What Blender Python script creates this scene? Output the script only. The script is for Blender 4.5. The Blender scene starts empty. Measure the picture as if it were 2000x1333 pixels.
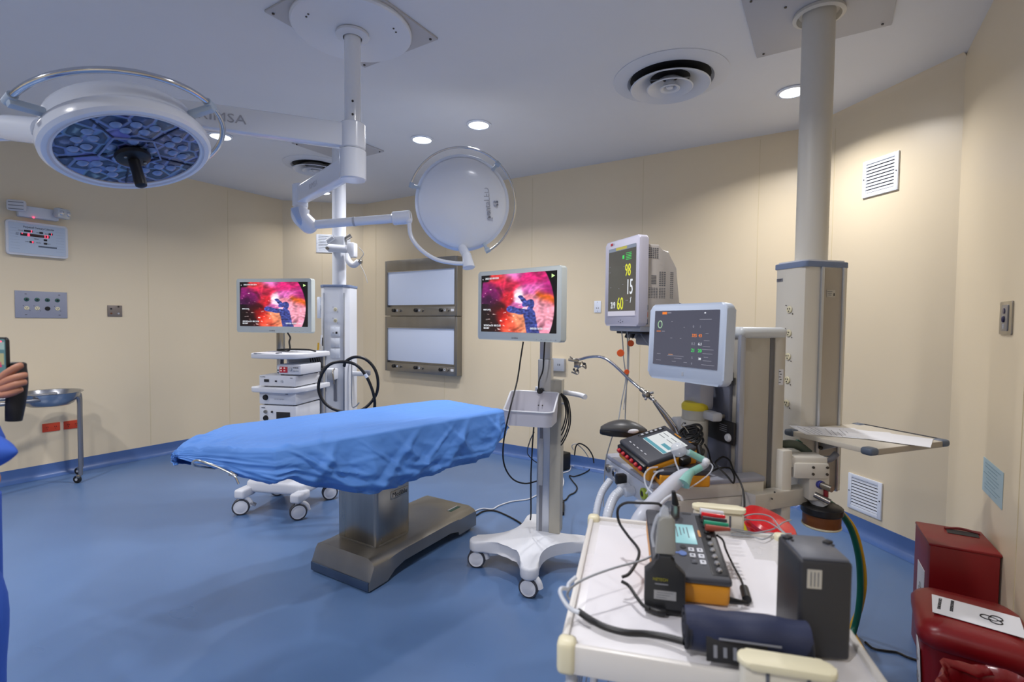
import bpy, bmesh, math, random
from mathutils import Vector, Matrix, noise
random.seed(7)
SC = bpy.context.scene
COL = SC.collection
PI = math.pi
def R(d): return math.radians(d)

# ------------------------------------------------------------------ camera
YAW, PIT, ROL, FOC, EYE = R(32.35), R(2.134), R(0.591), 974.2, 1.5
FW = Vector((-math.sin(YAW)*math.cos(PIT), math.cos(YAW)*math.cos(PIT), -math.sin(PIT)))
RT0 = Vector((math.cos(YAW), math.sin(YAW), 0)); UP0 = RT0.cross(FW)
RT = RT0*math.cos(ROL) + UP0*math.sin(ROL); UP = UP0*math.cos(ROL) - RT0*math.sin(ROL)
cam_data = bpy.data.cameras.new('camera'); cam = bpy.data.objects.new('camera', cam_data); COL.objects.link(cam)
M = Matrix((RT, UP, -FW)).transposed().to_4x4(); M.translation = Vector((0, 0, EYE))
cam.matrix_world = M
cam_data.sensor_width = 36; cam_data.lens = FOC/2000*36
cam_data.clip_start = .05; cam_data.clip_end = 50
cam_data.dof.use_dof = True; cam_data.dof.focus_distance = 3.6; cam_data.dof.aperture_fstop = 3.2
SC.camera = cam
def at(px, py, d):           # a point of the room seen at (px, py) at depth d
    return Vector((0, 0, EYE)) + (FW*FOC + RT*(px-1000) - UP*(py-666.5))*(d/FOC)
def atz(px, py, z):
    v = FW*FOC + RT*(px-1000) - UP*(py-666.5)
    return Vector((0, 0, EYE)) + v*((z-EYE)/v.z)

# ------------------------------------------------------------------ world, exposure
SC.view_settings.view_transform = 'Standard'; SC.view_settings.look = 'None'
SC.view_settings.exposure = 0.0; SC.view_settings.gamma = 1.0; SC.view_settings.use_curve_mapping = False
w = bpy.data.worlds.new('world'); SC.world = w; w.use_nodes = True
w.node_tree.nodes['Background'].inputs[0].default_value = (.5, .52, .55, 1)
w.node_tree.nodes['Background'].inputs[1].default_value = .15

HC, XL, YB, XR = 3.097, -6.189, 4.726, .636
# recessed downlights: seen in the photo, then the ones of the same grid behind the camera
LAMPS = [(-3.05, 3.31), (-2.43, 3.30), (-.25, 3.94), (-4.51, 2.35), (-5.36, 4.03), (-.95, 1.75),
         (-4.6, .2), (-2.6, -.9), (-.6, -.9), (-3.6, -2.6), (-1.2, -2.6)]
LAMP_W = 19
for i, (x, y) in enumerate(LAMPS):
    ld = bpy.data.lights.new('downlight_lamp', 'AREA'); ld.shape = 'DISK'; ld.size = .15
    ld.energy = LAMP_W*(1.7 if i > 5 else .38 if i == 4 else 1); ld.spread = R(142); ld.color = (1.0, .98, .99)
    lo = bpy.data.objects.new('downlight_lamp', ld); COL.objects.link(lo); lo.location = (x, y, HC-.035)

# ------------------------------------------------------------------ materials
def lin(c):
    c = c/255.0
    return c/12.92 if c <= .04045 else ((c+.055)/1.055)**2.4
def rgb(r, g, b): return (lin(r), lin(g), lin(b), 1)
MATS = {}
def mat(name, c, rough=.5, metal=0, emit=None, es=1, var=0, vs=6, bump=0, bs=60, trans=0, alpha=1, coat=0, spec=.5, aniso=0):
    if name in MATS: return MATS[name]
    m = bpy.data.materials.new(name); m.use_nodes = True; nt = m.node_tree
    b = nt.nodes['Principled BSDF']
    col = rgb(*c); b.inputs['Base Color'].default_value = col
    b.inputs['Roughness'].default_value = rough; b.inputs['Metallic'].default_value = metal
    b.inputs['Specular IOR Level'].default_value = spec
    b.inputs['Transmission Weight'].default_value = trans; b.inputs['Alpha'].default_value = alpha
    b.inputs['Coat Weight'].default_value = coat; b.inputs['Coat Roughness'].default_value = .1
    if emit:
        b.inputs['Emission Color'].default_value = rgb(*emit); b.inputs['Emission Strength'].default_value = es
    tc = nt.nodes.new('ShaderNodeTexCoord')
    if var:
        n = nt.nodes.new('ShaderNodeTexNoise'); n.inputs['Scale'].default_value = vs; n.inputs['Detail'].default_value = 5
        mp = nt.nodes.new('ShaderNodeMapping')
        if aniso: mp.inputs['Scale'].default_value = (1, 1, aniso)
        nt.links.new(tc.outputs['Object'], mp.inputs[0]); nt.links.new(mp.outputs[0], n.inputs['Vector'])
        mr = nt.nodes.new('ShaderNodeMapRange'); mr.inputs[1].default_value = .3; mr.inputs[2].default_value = .7
        mr.inputs[3].default_value = 1-var; mr.inputs[4].default_value = 1+var*.6
        nt.links.new(n.outputs['Fac'], mr.inputs[0])
        mx = nt.nodes.new('ShaderNodeVectorMath'); mx.operation = 'MULTIPLY'
        mx.inputs[0].default_value = col[:3]; nt.links.new(mr.outputs[0], mx.inputs[1])
        nt.links.new(mx.outputs[0], b.inputs['Base Color'])
        mr2 = nt.nodes.new('ShaderNodeMapRange'); mr2.inputs[3].default_value = max(rough-.06, 0); mr2.inputs[4].default_value = rough+.08
        nt.links.new(n.outputs['Fac'], mr2.inputs[0]); nt.links.new(mr2.outputs[0], b.inputs['Roughness'])
    if bump:
        n2 = nt.nodes.new('ShaderNodeTexNoise'); n2.inputs['Scale'].default_value = bs; n2.inputs['Detail'].default_value = 3
        nt.links.new(tc.outputs['Object'], n2.inputs['Vector'])
        bn = nt.nodes.new('ShaderNodeBump'); bn.inputs['Strength'].default_value = bump; bn.inputs['Distance'].default_value = .01
        nt.links.new(n2.outputs['Fac'], bn.inputs['Height']); nt.links.new(bn.outputs[0], b.inputs['Normal'])
    MATS[name] = m
    return m
WALL = mat('wall_cream_vinyl', (228, 213, 184), .36, var=.02, vs=.8, bump=.015, bs=9)
CEIL = mat('ceiling_paint', (224, 225, 228), .6, var=.02, vs=2)
SEAM = mat('wall_seam', (216, 201, 164), .5)
COVE = mat('cove_blue_vinyl', (74, 104, 160), .3, var=.05, vs=3)
WHITE = mat('white_paint', (222, 226, 234), .32)
GWHITE = mat('gloss_white', (228, 234, 245), .2, coat=.4)
PLWHITE = mat('white_plastic', (214, 217, 224), .4)
CRWHITE = mat('warm_white_plastic', (212, 208, 198), .42)
LGREY = mat('light_grey_plastic', (176, 180, 188), .45)
MGREY = mat('mid_grey_plastic', (128, 131, 140), .45)
DGREY = mat('dark_grey_plastic', (58, 60, 68), .45)
BLACK = mat('black_plastic', (18, 18, 21), .4)
RUBBER = mat('black_rubber', (14, 14, 16), .55)
SCREW = mat('screw_dark', (70, 66, 62), .4, .5)
ALU = mat('aluminium', (186, 190, 198), .32, .85, var=.05, vs=20, aniso=.05)
STEEL = mat('brushed_steel', (168, 164, 156), .28, 1, var=.12, vs=14, aniso=.06)
DSTEEL = mat('warm_brushed_steel', (152, 150, 146), .36, .9, var=.08, vs=8, aniso=.1)
CHROME = mat('chrome', (205, 207, 212), .12, 1)
SLATE = mat('slate_edge_plastic', (88, 100, 118), .5)
BEIGEM = mat('beige_grey_metal', (170, 162, 150), .42, .15)
CAPBLUE = mat('cap_grey_blue', (112, 128, 160), .5)
CREAM = mat('cream_plastic', (222, 215, 184), .4)
YELLOW = mat('tester_yellow', (222, 148, 22), .45)
LYEL = mat('cap_yellow', (206, 188, 42), .45)
RED = mat('bin_red', (126, 12, 20), .36, var=.06, vs=3)
GRED = mat('gloss_red', (206, 20, 30), .2, coat=.4)
ORG = mat('orange_sign', (206, 66, 34), .5)
ORDISC = mat('orange_disc', (222, 90, 36), .5)
NAVY = mat('navy_fabric', (34, 42, 72), .6, bump=.1, bs=300)
PAPER = mat('paper_white', (226, 228, 234), .6)
BPAPER = mat('paper_blue', (168, 194, 204), .6)
INK = mat('ink_grey', (92, 96, 106), .6)
INKB = mat('ink_black', (26, 26, 30), .6)
GREYTXT = mat('letter_grey', (172, 176, 188), .5)
BROWN = mat('brown_filter', (112, 62, 22), .5)
GREEN = mat('hose_green', (10, 92, 74), .35)
HYEL = mat('hose_yellow', (214, 166, 24), .35)
TEAL = mat('teal_clear_plastic', (150, 212, 200), .25, alpha=.68)
CLEARP = mat('clear_plastic', (216, 222, 232), .2, alpha=.42)
TUBEW = mat('white_tube', (212, 218, 228), .3, alpha=.85)
WIREG = mat('grey_wire', (150, 154, 160), .45)
SKIN = mat('skin', (172, 118, 92), .5, var=.05, vs=30)
SCRUB = mat('blue_scrub_cloth', (44, 88, 186), .75, bump=.15, bs=40)
HAIR = mat('dark_hair', (24, 20, 18), .6)
DRAPE = mat('blue_drape_cloth', (84, 136, 210), .6, var=.03, vs=3, bump=.06, bs=26, spec=.4)
ALUD = mat('air_gap_dark', (26, 26, 30), .7)
RIMB = mat('lamp_rim_grey', (206, 210, 222), .35)
LEDR = mat('led_red', (60, 4, 8), .4, emit=(255, 60, 90), es=3.5)
LEDG = mat('led_green', (10, 40, 20), .4, emit=(70, 210, 120), es=.8)
VIEWER = mat('viewer_opal_panel', (190, 200, 220), .25, emit=(170, 184, 214), es=.18)
GLOW = mat('downlight_glow', (255, 255, 255), .3, emit=(240, 246, 255), es=9)

# floor: blue vinyl sheet with worn lighter and darker patches and fine specks
m = mat('floor_blue_vinyl', (94, 130, 190), .24, var=.0)
nt = m.node_tree; b = nt.nodes['Principled BSDF']; tc = nt.nodes.new('ShaderNodeTexCoord')
n1 = nt.nodes.new('ShaderNodeTexNoise'); n1.inputs['Scale'].default_value = .9; n1.inputs['Detail'].default_value = 4
n2 = nt.nodes.new('ShaderNodeTexNoise'); n2.inputs['Scale'].default_value = 30; n2.inputs['Detail'].default_value = 2
for n in (n1, n2): nt.links.new(tc.outputs['Object'], n.inputs['Vector'])
r1 = nt.nodes.new('ShaderNodeValToRGB'); r1.color_ramp.interpolation = 'EASE'; r1.color_ramp.elements[0].position = .2; r1.color_ramp.elements[1].position = .8
r1.color_ramp.elements[0].color = rgb(80, 108, 150); r1.color_ramp.elements[1].color = rgb(92, 121, 164)
nt.links.new(n1.outputs['Fac'], r1.inputs[0])
mx = nt.nodes.new('ShaderNodeMixRGB'); mx.blend_type = 'MULTIPLY'; mx.inputs[0].default_value = .04
nt.links.new(r1.outputs[0], mx.inputs[1]); nt.links.new(n2.outputs['Color'], mx.inputs[2]); nt.links.new(mx.outputs[0], b.inputs['Base Color'])
mr = nt.nodes.new('ShaderNodeMapRange'); mr.inputs[3].default_value = .24; mr.inputs[4].default_value = .34
nt.links.new(n1.outputs['Fac'], mr.inputs[0]); nt.links.new(mr.outputs[0], b.inputs['Roughness'])
FLOOR = m
# LED lens panel of the surgical lamp: honeycomb of blue-grey reflector cups
m = mat('lamp_lens_panel', (60, 84, 130), .18, coat=.5)
nt = m.node_tree; b = nt.nodes['Principled BSDF']; tc = nt.nodes.new('ShaderNodeTexCoord')
v = nt.nodes.new('ShaderNodeTexVoronoi'); v.feature = 'DISTANCE_TO_EDGE'; v.inputs['Scale'].default_value = 15; v.inputs['Randomness'].default_value = .55
v2 = nt.nodes.new('ShaderNodeTexVoronoi'); v2.inputs['Scale'].default_value = 15; v2.inputs['Randomness'].default_value = .55
for n in (v, v2): nt.links.new(tc.outputs['Object'], n.inputs['Vector'])
r1 = nt.nodes.new('ShaderNodeValToRGB'); e = r1.color_ramp.elements
e[0].position = .05; e[0].color = rgb(120, 146, 200); e[1].position = .11; e[1].color = rgb(36, 54, 92)
x = e.new(.3); x.color = rgb(62, 84, 128); x = e.new(.42); x.color = rgb(150, 170, 214)
nt.links.new(v.outputs['Distance'], r1.inputs[0])
mx = nt.nodes.new('ShaderNodeMixRGB'); mx.blend_type = 'MULTIPLY'; mx.inputs[0].default_value = .35
nt.links.new(r1.outputs[0], mx.inputs[1]); nt.links.new(v2.outputs['Color'], mx.inputs[2]); nt.links.new(mx.outputs[0], b.inputs['Base Color'])
bn = nt.nodes.new('ShaderNodeBump'); bn.inputs['Strength'].default_value = .5; bn.inputs['Distance'].default_value = .02
nt.links.new(v.outputs['Distance'], bn.inputs['Height']); nt.links.new(bn.outputs[0], b.inputs['Normal'])
LENSM = m
# picture shown by a screen: colour attribute painted below drives the emission
m = bpy.data.materials.new('screen_picture'); m.use_nodes = True; nt = m.node_tree; b = nt.nodes['Principled BSDF']
b.inputs['Base Color'].default_value = (.01, .01, .01, 1); b.inputs['Roughness'].default_value = .3
a = nt.nodes.new('ShaderNodeAttribute'); a.attribute_name = 'picture'
nt.links.new(a.outputs['Color'], b.inputs['Emission Color']); b.inputs['Emission Strength'].default_value = 1.0
PICT = m
SCR_DK = mat('screen_grey_brown', (20, 20, 20), .2, emit=(92, 90, 84), es=.75)
SCR_SL = mat('screen_slate', (20, 20, 24), .2, emit=(84, 86, 104), es=.8)
SCR_WB = mat('screen_pale_blue', (30, 40, 40), .3, emit=(150, 205, 212), es=.9)
SCR_WH = mat('screen_white', (40, 40, 40), .3, emit=(226, 230, 232), es=.9)
def glow(name, c, es=1): return mat('glow_'+name, (10, 10, 10), .4, emit=c, es=es)
G_Y = glow('yellow', (226, 226, 60)); G_W = glow('white', (235, 240, 248)); G_G = glow('green', (70, 220, 100)); G_O = glow('orange', (240, 130, 50)); G_GR = glow('grey', (150, 150, 165), .8); G_T = glow('teal', (90, 160, 176), .9)

# ------------------------------------------------------------------ mesh helpers
class MB:
    def __init__(s): s.bm = bmesh.new()
    def _x(s, vs, mtx):
        if mtx is not None: bmesh.ops.transform(s.bm, matrix=mtx, verts=vs)
    def box(s, c, sz, bev=0, seg=2, mtx=None, rz=0, rx=0, ry=0):
        r = bmesh.ops.create_cube(s.bm, size=1); vs = r['verts']
        bmesh.ops.scale(s.bm, vec=Vector(sz), verts=vs)
        if bev:
            es = list({e for v_ in vs for e in v_.link_edges})
            o = bmesh.ops.bevel(s.bm, geom=es, offset=min(bev, min(sz)*.49), segments=seg, profile=.5, affect='EDGES')
            vs = list({v_ for f in o['faces'] for v_ in f.verts} | {v_ for v_ in vs if v_.is_valid})
        m_ = Matrix.Translation(c) @ Matrix.Rotation(rz, 4, 'Z') @ Matrix.Rotation(ry, 4, 'Y') @ Matrix.Rotation(rx, 4, 'X')
        s._x(vs, m_ if mtx is None else mtx @ m_); return s
    def cyl(s, p0, p1, r, r2=None, n=24, cap=True, bev=0):
        p0, p1 = Vector(p0), Vector(p1); d = p1-p0
        prof = [(r, 0), (r if r2 is None else r2, d.length)]
        if bev: prof = [(r-bev, 0), (r, bev), ((r2 or r), d.length-bev), ((r2 or r)-bev, d.length)]
        q = d.to_track_quat('Z', 'Y').to_matrix().to_4x4(); q.translation = p0
        s.lathe(prof, n, q, cap); return s
    def lathe(s, prof, n=32, mtx=None, cap=True, a0=0, a1=2*PI):
        full = abs(a1-a0-2*PI) < 1e-6; k = n if full else n+1
        rings = []
        for r, z in prof:
            if r < 1e-6: rings.append([s.bm.verts.new((0, 0, z))]*k)
            else: rings.append([s.bm.verts.new((r*math.cos(a0+(a1-a0)*i/n), r*math.sin(a0+(a1-a0)*i/n), z)) for i in range(k)])
        for a, b_ in zip(rings, rings[1:]):
            for i in range(n):
                j = (i+1) % k
                q = [a[i], a[j], b_[j], b_[i]]; u = []
                for v_ in q:
                    if v_ not in u: u.append(v_)
                if len(u) > 2:
                    try: s.bm.faces.new(u)
                    except ValueError: pass
        if cap and full:
            for rg in (rings[0], rings[-1]):
                if len(set(rg)) > 2: s.bm.faces.new(rg)
        vs = list({v_ for rg in rings for v_ in rg}); s._x(vs, mtx); return s
    def tube(s, pts, r, n=8, smooth=True, closed=False, cap=True, sub=6):
        P = [Vector(p) for p in pts]
        if smooth and len(P) > 2: P = catmull(P, sub, closed)
        rr = r if callable(r) else (lambda t: r)
        L = len(P); rings = []; T0 = None; N = None
        for i, p in enumerate(P):
            a = P[(i-1) % L] if (closed or i > 0) else p; b_ = P[(i+1) % L] if (closed or i < L-1) else p
            t = (b_-a).normalized()
            if N is None: N = t.orthogonal().normalized()
            else: N = (N - t*N.dot(t)); N = N.normalized() if N.length > 1e-6 else t.orthogonal().normalized()
            B = t.cross(N); rad = rr(i/(L-1))
            rings.append([s.bm.verts.new(p + (N*math.cos(2*PI*k/n)+B*math.sin(2*PI*k/n))*rad) for k in range(n)])
        for i in range(L if closed else L-1):
            a, b_ = rings[i], rings[(i+1) % L]
            for k in range(n):
                try: s.bm.faces.new((a[k], a[(k+1) % n], b_[(k+1) % n], b_[k]))
                except ValueError: pass
        if cap and not closed:
            s.bm.faces.new(rings[0][::-1]); s.bm.faces.new(rings[-1])
        return s
    def prism(s, poly, z0, z1, mtx=None, bev=0, seg=2):
        bot = [s.bm.verts.new((x_, y_, z0)) for x_, y_ in poly]; top = [s.bm.verts.new((x_, y_, z1)) for x_, y_ in poly]
        fs = [s.bm.faces.new(bot[::-1]), s.bm.faces.new(top)]
        n = len(poly)
        for i in range(n): fs.append(s.bm.faces.new((bot[i], bot[(i+1) % n], top[(i+1) % n], top[i])))
        vs = bot+top
        if bev:
            es = [e_ for f in fs[:2] for e_ in f.edges]
            o = bmesh.ops.bevel(s.bm, geom=list(set(es)), offset=bev, segments=seg, profile=.5, affect='EDGES')
            vs = list({v_ for f in o['faces'] for v_ in f.verts} | {v_ for v_ in vs if v_.is_valid})
        s._x(vs, mtx); return s
    def sphere(s, c, r, sc=(1, 1, 1), u=20, v=12, mtx=None):
        o = bmesh.ops.create_uvsphere(s.bm, u_segments=u, v_segments=v, radius=r)
        m_ = Matrix.Translation(c) @ Matrix.Diagonal((sc[0], sc[1], sc[2], 1))
        s._x(o['verts'], m_ if mtx is None else mtx @ m_); return s
    def quad(s, a, b_, c, d):
        s.bm.faces.new([s.bm.verts.new(p) for p in (a, b_, c, d)]); return s
    def grid(s, rows, thick=0):
        V = [[s.bm.verts.new(p) for p in row] for row in rows]
        for a, b_ in zip(V, V[1:]):
            for i in range(len(a)-1): s.bm.faces.new((a[i], a[i+1], b_[i+1], b_[i]))
        return s
    def build(s, name, m_, parent=None, ang=38, solid=0):
        bm = s.bm; bmesh.ops.recalc_face_normals(bm, faces=bm.faces)
        for f in bm.faces: f.smooth = True
        th = R(ang)
        for e_ in bm.edges:
            if len(e_.link_faces) == 2 and e_.calc_face_angle(0) > th: e_.smooth = False
        me = bpy.data.meshes.new(name); bm.to_mesh(me); bm.free(); me.materials.append(m_)
        o = bpy.data.objects.new(name, me); COL.objects.link(o)
        if parent is not None: o.parent = parent
        if solid:
            md = o.modifiers.new('thickness', 'SOLIDIFY'); md.thickness = solid; md.offset = 0
        return o
def catmull(P, sub, closed=False):
    out = []; L = len(P)
    for i in range(L if closed else L-1):
        p1, p2 = P[i], P[(i+1) % L]
        p0 = P[(i-1) % L] if (closed or i > 0) else p1*2-p2
        p3 = P[(i+2) % L] if (closed or i < L-2) else p2*2-p1
        for k in range(sub):
            t = k/sub
            out.append(.5*((2*p1)+(p2-p0)*t+(2*p0-5*p1+4*p2-p3)*t*t+(3*p1-p0-3*p2+p3)*t**3))
    if not closed: out.append(P[-1])
    return out
def rrect(w_, h_, r, n=5):
    pts = []
    for cx, cy, a in ((w_/2-r, h_/2-r, 0), (-w_/2+r, h_/2-r, 90), (-w_/2+r, -h_/2+r, 180), (w_/2-r, -h_/2+r, 270)):
        for k in range(n+1): pts.append((cx+r*math.cos(R(a+90*k/n)), cy+r*math.sin(R(a+90*k/n))))
    return pts
RX90 = Matrix.Rotation(R(90), 4, 'X')       # XY-plane outline -> upright, facing -Y
def vpanel(mb, w_, h_, r, y0, y1, cx=0, cz=0, bev=0):   # upright rounded panel, front at y0, back at y1
    mb.prism(rrect(w_, h_, r), -y1, -y0, mtx=Matrix.Translation((cx, 0, cz)) @ RX90, bev=bev); return mb
def tag(o, label=None, cat=None, group=None, kind=None):
    if label: o['label'] = label
    if cat: o['category'] = cat
    if group: o['group'] = group
    if kind: o['kind'] = kind
    return o
def thing(name, label, cat, loc=(0, 0, 0), rz=0, group=None, rot=None):
    o = bpy.data.objects.new(name, None); COL.objects.link(o); o.empty_display_size = .1
    o.location = loc; o.rotation_euler = rot if rot else (0, 0, rz)
    return tag(o, label, cat, group)
def text(s_, size, m_, parent, mtx, name='lettering', ext=.0006, sx=1, font_align='LEFT'):
    c = bpy.data.curves.new('tmp_text', 'FONT'); c.body = s_; c.size = size; c.extrude = ext; c.align_x = font_align; c.resolution_u = 2
    t = bpy.data.objects.new('tmp_text', c); COL.objects.link(t)
    dg = bpy.context.evaluated_depsgraph_get(); me = bpy.data.meshes.new_from_object(t.evaluated_get(dg))
    bpy.data.objects.remove(t)
    me.transform(mtx @ Matrix.Diagonal((sx, 1, 1, 1))); me.name = name
    me.materials.clear(); me.materials.append(m_)
    o = bpy.data.objects.new(name, me); COL.objects.link(o)
    if parent is not None: o.parent = parent
    return o
def face(x_, y_, z_): return Matrix.Translation((x_, y_, z_)) @ RX90     # writing on an upright face that looks towards -Y
def copy_tree(o, parent=None):
    c = o.copy(); COL.objects.link(c); c.parent = parent
    for ch in [k for k in bpy.data.objects if k.parent == o]: copy_tree(ch, c)
    return c
# ------------------------------------------------------------------ room shell (an octagonal-cornered theatre)
CL0, CL1 = (XL, 4.02), (-5.43, YB)                 # left cut corner
CR0, CR1 = (-.151, YB), (XR, 3.939)                # right cut corner
FRONT = -3.9
outline = [(XL, FRONT), (XL, CL0[1]), CL1, CR0, CR1, (XR, FRONT)]
def struct(o): return tag(o, kind='structure')
def floor_ceiling():
    poly = [(XL-.1, FRONT-.1), (XL-.1, YB+.1), (XR+.1, YB+.1), (XR+.1, FRONT-.1)]
    struct(MB().prism(poly, -.1, 0).build('floor', FLOOR))
    mb = MB().prism(poly, HC, HC+.12)
    struct(mb.build('ceiling', CEIL))
floor_ceiling()
def wall(name, a, b_, seams=(), thick=.1):
    a, b_ = Vector((*a, 0)), Vector((*b_, 0)); d = (b_-a); L = d.length; d.normalize(); nrm = Vector((d.y, -d.x, 0))  # room side
    o = d.to_track_quat('X', 'Z').to_euler()
    mb = MB(); q = Matrix.Translation((a+b_)/2 - nrm*thick/2 + Vector((0, 0, HC/2))) @ Matrix.Rotation(math.atan2(d.y, d.x), 4, 'Z')
    mb.box((0, 0, 0), (L+.06, thick, HC), mtx=q)
    w_ = mb.build(name, WALL); struct(w_)
    if seams:
        sb = MB()
        for t in seams:
            p = a + d*t + nrm*.0008
            sb.box((0, 0, 0), (.004, .0016, HC-.16), mtx=Matrix.Translation(p+Vector((0, 0, HC/2+.05))) @ Matrix.Rotation(math.atan2(d.y, d.x), 4, 'Z'))
        sb.build('seam', SEAM, w_)
    # coved skirting
    prof = [(0, .12), (.006, .12), (.008, .06), (.014, .03), (.028, .012), (.05, .004), (.075, .001), (0, .001)]
    cb = MB(); ra = [cb.bm.verts.new(a - d*.03 + nrm*x_ + Vector((0, 0, z_))) for x_, z_ in prof]
    rb = [cb.bm.verts.new(b_ + d*.03 + nrm*x_ + Vector((0, 0, z_))) for x_, z_ in prof]
    n = len(prof)
    for i in range(n): cb.bm.faces.new((ra[i], ra[(i+1) % n], rb[(i+1) % n], rb[i]))
    cb.bm.faces.new(ra); cb.bm.faces.new(rb[::-1])
    struct(cb.build('baseboard_'+name[5:], COVE))
# order keeps the room on the right-hand side of each run
wall('wall_left', (XL, FRONT), (XL, CL0[1]), seams=(1.45, 2.67, 3.9, 5.12, 6.35, 7.2))
wall('wall_corner_left', CL0, CL1, seams=(.5,))
wall('wall_back', CL1, CR0, seams=(.25, 1.46, 2.68, 3.9, 4.9))
wall('wall_corner_right', CR0, CR1, seams=(.22,))
wall('wall_right', CR1, (XR, FRONT), seams=(1.3, 2.5))
wall('wall_front', (XR, FRONT), (XL, FRONT))
def coving():      # the vinyl of the walls turns over at the right corner under the ceiling
    a, b_ = Vector((*CR0, HC)), Vector((*CR1, HC)); d = (b_-a).normalized(); nrm = Vector((d.y, -d.x, 0))
    mb = MB(); rows = []
    for t in (-.01, (b_-a).length+.02):
        rows.append([a + d*t + nrm*(.045*(1-math.cos(R(k*15)))*1.0) + Vector((0, 0, -.12+.12*math.sin(R(k*15)))) for k in range(7)])
    mb.grid(rows); struct(mb.build('trim_1', WALL))
coving()

# ------------------------------------------------------------------ ceiling fixtures
def downlight(x_, y_, label):
    t = thing('ceiling_downlight', label, 'ceiling light', (x_, y_, HC), group='recessed ceiling downlights')
    MB().lathe([(.078, 0), (.098, -.001), (.1, -.006), (.094, -.012), (.08, -.013), (.076, -.004)], 40, cap=False).build('trim_ring', GWHITE, t)
    MB().lathe([(.001, -.002), (.05, -.006), (.077, -.008)], 32, cap=False).build('diffuser', GLOW, t)
    for k in range(3):
        a = R(120*k+20); MB().box((.099*math.cos(a), .099*math.sin(a), -.008), (.014, .01, .008), .002, rz=a).build('spring_clip', GWHITE, t)
    return t
dl = ['recessed round ceiling light left of the other in the bright central pair', 'recessed round ceiling light right of the other in the central pair',
      'recessed ceiling light partly hidden behind the thick right-hand ceiling pole', 'recessed ceiling light glowing beside the rail of the big left surgical lamp',
      'small far recessed ceiling light under the lower arm of the surgical lamp']
for (x_, y_), l_ in zip(LAMPS[:5], dl): downlight(x_, y_, l_)
for (x_, y_) in LAMPS[5:]: downlight(x_, y_, 'recessed round ceiling light of the nearer ceiling, out of the picture above the camera')
def diffuser(x_, y_, r, label):
    t = thing('air_diffuser', label, 'ceiling vent', (x_, y_, HC), group='round ceiling air diffusers')
    k = r/.36
    MB().lathe([(.36*k, 0), (.36*k, -.004), (.33*k, -.012), (.29*k, -.02), (.27*k, -.02), (.255*k, -.004)], 64, cap=False).build('outer_flange', PLWHITE, t)
    for q, (ro, ri, z0, z1) in enumerate(((.25, .125, -.06, -.002), (.145, .05, -.066, -.002), (.064, .02, -.07, -.01))):
        MB().lathe([(ro*k, z0+.004), (ro*k, z0), (ro*k-.006, z0-.003), (ro*k-.02, z0+.004), (ri*k, z1), (ri*k, z1+.004), (ro*k-.012, z0+.012)], 56, cap=False).build('cone_ring', PLWHITE, t)
    MB().lathe([(0, -.066), (.02*k, -.064), (.026*k, -.045), (.026*k, .0)], 24).build('centre_hub', PLWHITE, t)
    MB().lathe([(0, -.0015), (.252*k, -.0015)], 48, cap=False).build('duct_opening', ALUD, t)
    MB().box((0, 0, -.002), (.46*k, .006, .006), rz=R(20)).build('spoke', LGREY, t)
    return t
diffuser(-.915, 3.33, .36, 'large round ceiling air diffuser with white concentric rings at the right')
diffuser(-4.5, 3.29, .31, 'round ceiling air diffuser behind the surgical lamp arms')

# ------------------------------------------------------------------ surgical lamp
def ceiling_plate(t, cx, cy, sx, sy, m_=MGREY, rz=0):
    MB().box((cx, cy, -.006), (sx, sy, .012), .003, rz=rz).build('ceiling_plate', m_, t)
    for i, (a, b_) in enumerate(((-1, -1), (1, -1), (1, 1), (-1, 1), (0, -.6), (.6, 0), (-.6, .0))):
        MB().cyl((cx+a*(sx/2-.03), cy+b_*(sy/2-.03), -.012), (cx+a*(sx/2-.03), cy+b_*(sy/2-.03), -.017), .007, n=10).build('screw', SCREW, t)
PLATE = mat('ceiling_plate_grey', (186, 186, 190), .5)
SX, SY = -2.22, 1.86
t = thing('surgical_lamp', 'white twin-headed surgical ceiling lamp with two jointed arms over the operating table', 'surgical lamp', (SX, SY, HC))
SL = t
ceiling_plate(t, .02, 0, .6, .66, PLATE)
cp = MB().lathe([(0, -.042), (.285, -.042), (.308, -.038), (.315, -.03), (.315, -.02), (.31, -.012)], 72, cap=True).build('canopy', WHITE, t)
for a in (20, 28, 140, 147, 250, 257): MB().cyl((.24*math.cos(R(a)), .24*math.sin(R(a)), -.041), (.24*math.cos(R(a)), .24*math.sin(R(a)), -.0455), .005, n=8).build('bolt', SCREW, cp)
MB().lathe([(.05, -.04), (.085, -.045), (.088, -.06), (.062, -.07), (.05, -.07)], 40, cap=False).build('collar', WHITE, t)
MB().cyl((0, 0, -.04), (0, 0, -.6), .043, n=36).build('pole', GWHITE, t)
for z_ in (-.42, -.49): MB().cyl((.03, -.025, z_), (.037, -.031, z_), .006, n=8).build('pole_screw', SCREW, t)
MB().cyl((0, 0, -.525), (0, 0, -.665), .068, n=40, bev=.006).build('upper_hub', GWHITE, t)
MB().cyl((0, 0, -.668), (0, 0, -.83), .071, n=40, bev=.006).build('lower_hub', GWHITE, t)
S0 = Vector((SX, SY, HC))
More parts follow.
